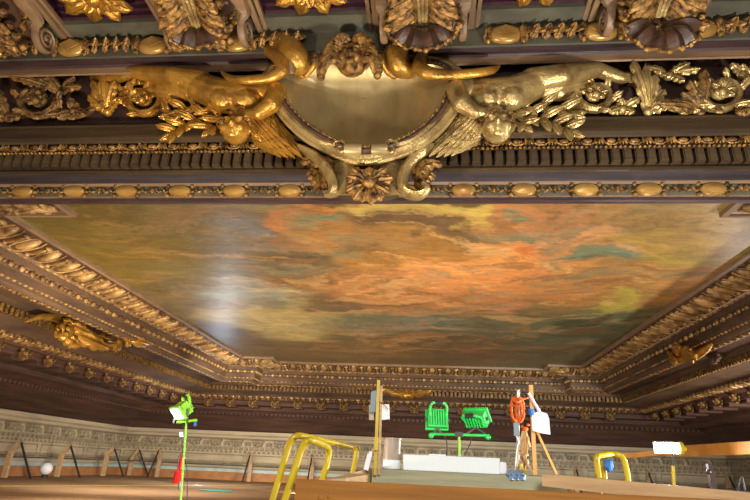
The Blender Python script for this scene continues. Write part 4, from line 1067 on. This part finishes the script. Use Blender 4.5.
m = MB(); m.beam(Lp(523, 455, TY - .06), Lp(532, 472, TY - .06), .012, .01); m.ell(Lp(525, 455, TY - .06), (.018, .01, .008)); m.ell(Lp(527, 462, TY - .065), (.01, .01, .016)); m.build('jaw', PALE, r)
m = MB(); m.beam(Lp(535, 475, TY + .02), Lp(530.8, 385, TY + .02), .020, .016, (0, 1, 0)); tag(m.build('yellow_batten', STICK, smooth=False), 'upright wooden batten beside the white dustpan', 'batten')
m = MB(); m.beam(Lp(558, 478, TY + .06), Lp(537, 432, TY + .05), .014, .012); tag(m.build('leaning_stick', STICK, smooth=False), 'wooden stick leaning down to the right of the dustpan', 'stick')
r = thing('dustpan', 'white long-handled dustpan leaning on the wooden batten', 'dustpan', Lp(541, 435, TY - .02))
m = MB(); q = [Lp(x, y, TY - .02) for x, y in ((534, 413), (539, 411), (547, 413.5), (549, 418), (550.5, 434.5), (541, 433), (532.5, 430.5), (531.5, 418))]; m.prism(q, (0, 0, 0), (0, .012, 0)); m.build('pan', PAPER, r)
m = MB(); m.tube([Lp(539.5, 412, TY - .015), Lp(528.5, 393, TY - .015)], [.009, .007], 8); m.build('handle', PAPER, r)
m = MB(); m.lathe(Lp(531.5, 415, TY - .01), [(.016, 0), (.017, .02), (.016, .03)], 12); tag(m.build('tape_roll', BLUE), 'small blue-white roll taped on the wooden batten', 'roll')

# ---- twin work light on a stand behind the box
TL = 7.0
def flood(name_parent, c, wd, hgt, tilt, yaw, glow_mat, gm, front=True, cage=True):
    """one floodlight head: ribbed body, glass, handle, bracket"""
    M_ = Matrix.Translation(c) @ Matrix.Rotation(yaw, 4, 'Z') @ Matrix.Rotation(tilt, 4, 'X')
    h = bpy.data.objects.new('lamp_head', None)
    m = MB(); m.box((-wd / 2, -.05, -hgt / 2), (wd / 2, .06, hgt / 2), M_); m.box((-wd / 2 - .02, -.08, -hgt / 2 - .015), (wd / 2 + .02, -.05, hgt / 2 + .015), M_)
    for k in range(7): x = -wd / 2 + .03 + k * (wd - .06) / 6; m.box((x - .008, .05, -hgt / 2 + .02), (x + .008, .09, hgt / 2 - .02), M_)
    o = m.build('lamp_head', gm, name_parent, smooth=False)
    g = MB(); g.box((-wd / 2 + .01, -.09, -hgt / 2 + .01), (wd / 2 - .01, -.08, hgt / 2 - .01), M_); g.build('glass', glow_mat, o, smooth=False)
    k = MB(); k.tube([M_ @ V(q) for q in ((-wd * .42, .07, hgt * .1), (-wd * .42, .11, hgt * .6), (-wd * .3, .12, hgt * .78), (wd * .3, .12, hgt * .78), (wd * .42, .11, hgt * .6), (wd * .42, .07, hgt * .1))], .018, 8); k.build('handle', gm, o)
    g2 = MB(); g2.tube([M_ @ V(q) for q in ((-wd * .2, .12, hgt * .78), (wd * .2, .12, hgt * .78))], .026, 8); g2.build('grip', BLK, o)
    b = MB(); b.tube([M_ @ V((sx, 0, 0)) for sx in (-wd / 2 - .03, -wd / 2)], .02, 6); b.tube([M_ @ V((-wd / 2 - .03, 0, 0)), V((c.x - wd * .4, c.y, c.z - hgt * .5 - .09))], .012, 6); b.tube([M_ @ V((wd / 2 + .03, 0, 0)), V((c.x + wd * .4, c.y, c.z - hgt * .5 - .09))], .012, 6); b.build('bracket', STEEL, o)
    return o
base = Lp(460, 470, TL); 
r = thing('twin_work_light', 'green twin-headed work light on a stand behind the white box', 'work light', V((base.x, TL, -.8)))
cz = Lp(460, 434.5, TL).z
m = MB(); m.tube([V((base.x, TL, -.3)), Lp(459, 436, TL)], .016, 8); plab(m.build('pole', LIME, r), 'pale green pole')
for k in range(3):
    a = 2 * PI * k / 3 + .3; m = MB(); m.tube([V((base.x, TL, -.3)), V((base.x + .5 * math.cos(a), TL + .5 * math.sin(a), -.79))], .014, 7); m.build('leg', GRN, r)
m = MB(); m.tube([Lp(431, 434, TL), Lp(488, 435.5, TL)], .016, 8); m.ell(Lp(431, 435.5, TL), .035); m.ell(Lp(488, 437, TL), .035); m.build('crossbar', GRN, r)
m = MB(); m.box(Lp(455, 437, TL + .03), Lp(463, 432, TL - .04)); m.build('clamp', BLK, r, smooth=False)
flood(r, Lp(437.5, 419, TL), .24, .21, .15, PI + .15, GLASSL, GRN)
flood(r, Lp(476, 418.5, TL), .27, .17, -.75, PI - .5, GLASSL, GRN)
m = MB(); m.tube(spl([Lp(440, 432, TL), Lp(445, 436, TL), Lp(447, 446, TL), Lp(446, 460, TL)], 5), .007, 6); m.tube(spl([Lp(472, 436, TL), Lp(470, 444, TL), Lp(465, 454, TL)], 5), .007, 6); m.build('cable', BLK, r)

# ---- green work light at the left
TS = 6.6
ftp = Lp(178, 520, TS)
r = thing('work_light', 'lime green work light on a tall thin stand at the left', 'work light', V((ftp.x, TS, -.8)))
m = MB(); m.tube([Lp(176, 560, TS), Lp(183, 470, TS), Lp(186.5, 421, TS)], .013, 8); m.build('pole', LIME, r)
m = MB(); m.tube([Lp(180.6, 482, TS), Lp(180, 489, TS)], .022, 8); m.build('collar', STEEL, r)
j = Lp(176, 545, TS)
for k in range(3):
    a = 2 * PI * k / 3 + .9; m = MB(); m.tube([j, V((j.x + .4 * math.cos(a), TS + .4 * math.sin(a), -.79))], .012, 7); m.build('leg', LIME, r)
m = MB(); m.tube([Lp(177, 422.5, TS), Lp(197, 420, TS)], .016, 8); m.build('crossbar', LIME, r)
flood(r, Lp(182.5, 409.5, TS), .22, .15, .75, -.75, GLASSL, LIME)
m = MB(); m.box(Lp(193.5, 426, TS), Lp(197.5, 420, TS + .03)); plab(m.build('switch_box', BLUE, r, smooth=False), 'blue box')
m = MB(); m.tube(spl([Lp(183, 424, TS), Lp(182.5, 434, TS), Lp(182, 446, TS), Lp(187, 470, TS), Lp(187, 500, TS)], 5), .004, 5); m.build('cable', BLK, r)
m = MB(); m.prism([Lp(179.5, 432, TS - .01), Lp(183, 432, TS - .01), Lp(183.5, 437, TS - .01), Lp(179.5, 437, TS - .01)], (0, 0, 0), (0, .006, 0)); tag(m.build('paper_tag', PAPER, smooth=False), 'small white tag hanging from the lime green stand', 'tag')
# extinguisher on a red stand further back
TE = 20.0
c = Lp(178, 479, TE); c.z = -.8
r = thing('fire_extinguisher', 'red fire extinguisher on a red bucket stand on the far deck', 'extinguisher', c)
m = MB(); m.lathe(c, [(.16, 0), (.17, .02), (.15, .36), (.16, .38)], 16); m.build('stand_base', RED, r)
m = MB(); m.lathe(c + V((.05, 0, .42)), [(.05, 0), (.085, .03), (.085, .4), (.06, .48), (.03, .52), (.03, .58)], 14); m.beam(c + V((-.1, 0, .36)), c + V((0, 0, .9)), .04, .03); m.build('cylinder', RED, r)
m = MB(); m.ell(c + V((.05, 0, 1.02)), (.08, .05, .04)); m.tube(spl([c + V((.05, -.05, 1.0)), c + V((-.08, -.08, .8)), c + V((-.02, -.1, .5))], 5), .015, 6); m.build('hose', BLK, r)

# ---- blazing floodlight on a yellow stand at the right, rail behind
TR = 7.5
b = Lp(674, 480, TR)
r = thing('flood_light', 'blazing white floodlight on a yellow stand at the right', 'work light', V((b.x, TR, -.8)))
m = MB(); m.tube([V((b.x, TR, -.3)), Lp(674, 487, TR), Lp(673, 466, TR)], .022, 8); m.build('pole', YEL, r)
m = MB(); m.tube([Lp(673, 466, TR), Lp(672, 452, TR)], .014, 8); m.build('neck', BLK, r)
for k in range(3):
    a = 2 * PI * k / 3 + .3; m = MB(); m.tube([V((b.x, TR, -.3)), V((b.x + .5 * math.cos(a), TR + .5 * math.sin(a), -.79))], .014, 7); m.build('leg', YEL, r)
c = Lp(667, 448, TR)
M_ = Matrix.Translation(c) @ Matrix.Rotation(-.25, 4, 'Z') @ Matrix.Rotation(.2, 4, 'X')
m = MB(); m.box((-.15, .0, -.07), (.15, .09, .07), M_); o = m.build('lamp_head', STEEL, r, smooth=False)
m = MB(); m.box((-.14, -.012, -.06), (.14, 0, .06), M_); g = m.build('glass', GLASSB, o, smooth=False); bv = g.modifiers.new('b', 'BEVEL'); bv.width = .005
m = MB(); m.ell(Lp(681, 448, TR + .1), (.05, .04, .08)); m.tube([Lp(676, 449, TR + .1), Lp(686, 449, TR + .1)], .03, 8); m.build('knob', YEL, r)
m = MB(); m.beam(Lp(620, 456.5, 9.5), Lp(668, 452.2, 8.8), .05, .07); m.beam(Lp(668, 452, 8.8), Lp(780, 446.5, 6.6), .07, .14); tag(m.build('guard_rail', ORAIL, smooth=False), 'orange-brown guard rail running behind the blazing floodlight', 'rail')
lamp('flood_glow', 'AREA', tuple(c + V((.0, -.1, .02))), (c.x - .4, 1, 1.2), 14, (1, .98, .93), .2)
m = MB(); m.beam(Lp(714, 492, 7), Lp(709, 464, 7), .06, .05); m.ell(Lp(708.5, 472, 6.97), (.03, .03, .03)); tag(m.build('dark_post', WOODP, smooth=False), 'dark purple post right of the yellow lamp stand', 'post')
r = thing('folding_trestle', 'thin dark A-shaped trestle at the lower right corner', 'trestle', Lp(740, 500, 7))
for a, b in (((742, 477), (736, 498)), ((742, 477), (747, 500)), ((738, 490), (746, 491))):
    m = MB(); m.tube([Lp(*a, 7), Lp(*b, 7)], .012, 6); m.build('leg' if a[1] == 477 else 'stretcher', BLK, r)

# ---- guard rail posts with braces along the deck edge
def raker(x, y, nx, ny, lab, grp):
    """post with a brace; (nx, ny) points to the room"""
    r = thing('guard_post', lab, 'post', (x, y, -.8), grp)
    m = MB(); c = V((x, y, -.8)); n = V((nx, ny, 0))
    m.beam(c, c + V((0, 0, .75)), .16, .10); m.beam(c + V((0, 0, .72)), c + n * .25 + V((0, 0, 1.12)), .16, .10); m.build('post', PALE, r, smooth=False)
    m = MB(); m.beam(c + n * .25 + V((0, 0, 1.10)), c + n * .9, .05, .05); m.build('brace', BLK, r, smooth=False)
    return r
LX = WL + .75
proto = None; grp = 'guard posts along the left wall'
for i, (px, lab) in enumerate(((6, 'pale guard post at the left edge of the view'), (58, 'pale guard post by the left wall beside the light bulb'), (104, 'pale guard post third along the left wall'), (130, 'pale guard post nearest the far left corner'))):
    v = ray(px, 470); y = LX / v.x * v.y
    if proto is None: proto = raker(LX, y, 1, 0, lab, grp)
    else: o = copy_tree(proto); o.location = (LX, y, -.8); o['label'] = lab
proto = None; FY = WF - .7; grp = 'guard posts along the far wall'
for i, (px, lab) in enumerate(((158, 'guard post at the far wall just left of the lime green stand pole'), (250, 'guard post at the far wall between the lime stand and the yellow rails'), (312, 'guard post at the far wall seen through the yellow handrail hoops'), (575, 'guard post at the far wall left of the right yellow hoop'), (646, 'guard post at the far wall right of the right yellow hoop'), (725, 'guard post at the far wall near the right edge'))):
    v = ray(px, 470); x = FY / v.y * v.x
    if proto is None: proto = raker(x, FY, 0, -1, lab, grp)
    else: o = copy_tree(proto); o.location = (x, FY, -.8); o['label'] = lab
m = MB()
m.tube([V((LX - .12, 6, -.18)), V((LX - .12, FY + .12, -.18)), V((WR - .63, FY + .12, -.18)), V((WR - .63, 8, -.18))], .03, 6); tag(m.build('hand_line', STEEL), 'thin grey line running along the guard posts', 'rail')
v = ray(42, 475); y = (LX + .2) / v.x * v.y
c = V((LX + .3, y, -.8)); r = thing('bulkhead_lamp', 'round whitish lamp low on the left deck edge', 'lamp', c)
m = MB(); m.lathe(c, [(.12, 0), (.1, .08), (.05, .12)], 12); m.build('base', BLK, r)
m = MB(); m.ell(c + V((0, 0, .28)), (.2, .2, .2), None, 14, 10); m.build('globe', PAPER, r)
m = MB(); m.beam(atz(0, 486, -.797), atz(250, 485, -.797), .07, .006); m.beam(atz(-60, 486.5, -.797), atz(0, 486, -.797), .07, .006)
tag(m.build('floor_tape', YEL, smooth=False), 'yellow tape line along the left of the deck', 'tape')
m = MB(); m.beam(atz(204, 490, -.79), atz(226, 491, -.79), .12, .01); m.ell(atz(216, 490.5, -.78), (.5, .2, .03)); tag(m.build('teal_strip', mat('teal_sheet', '4f9a90', None, .6)), 'small teal sheet lying on the deck', 'sheet')
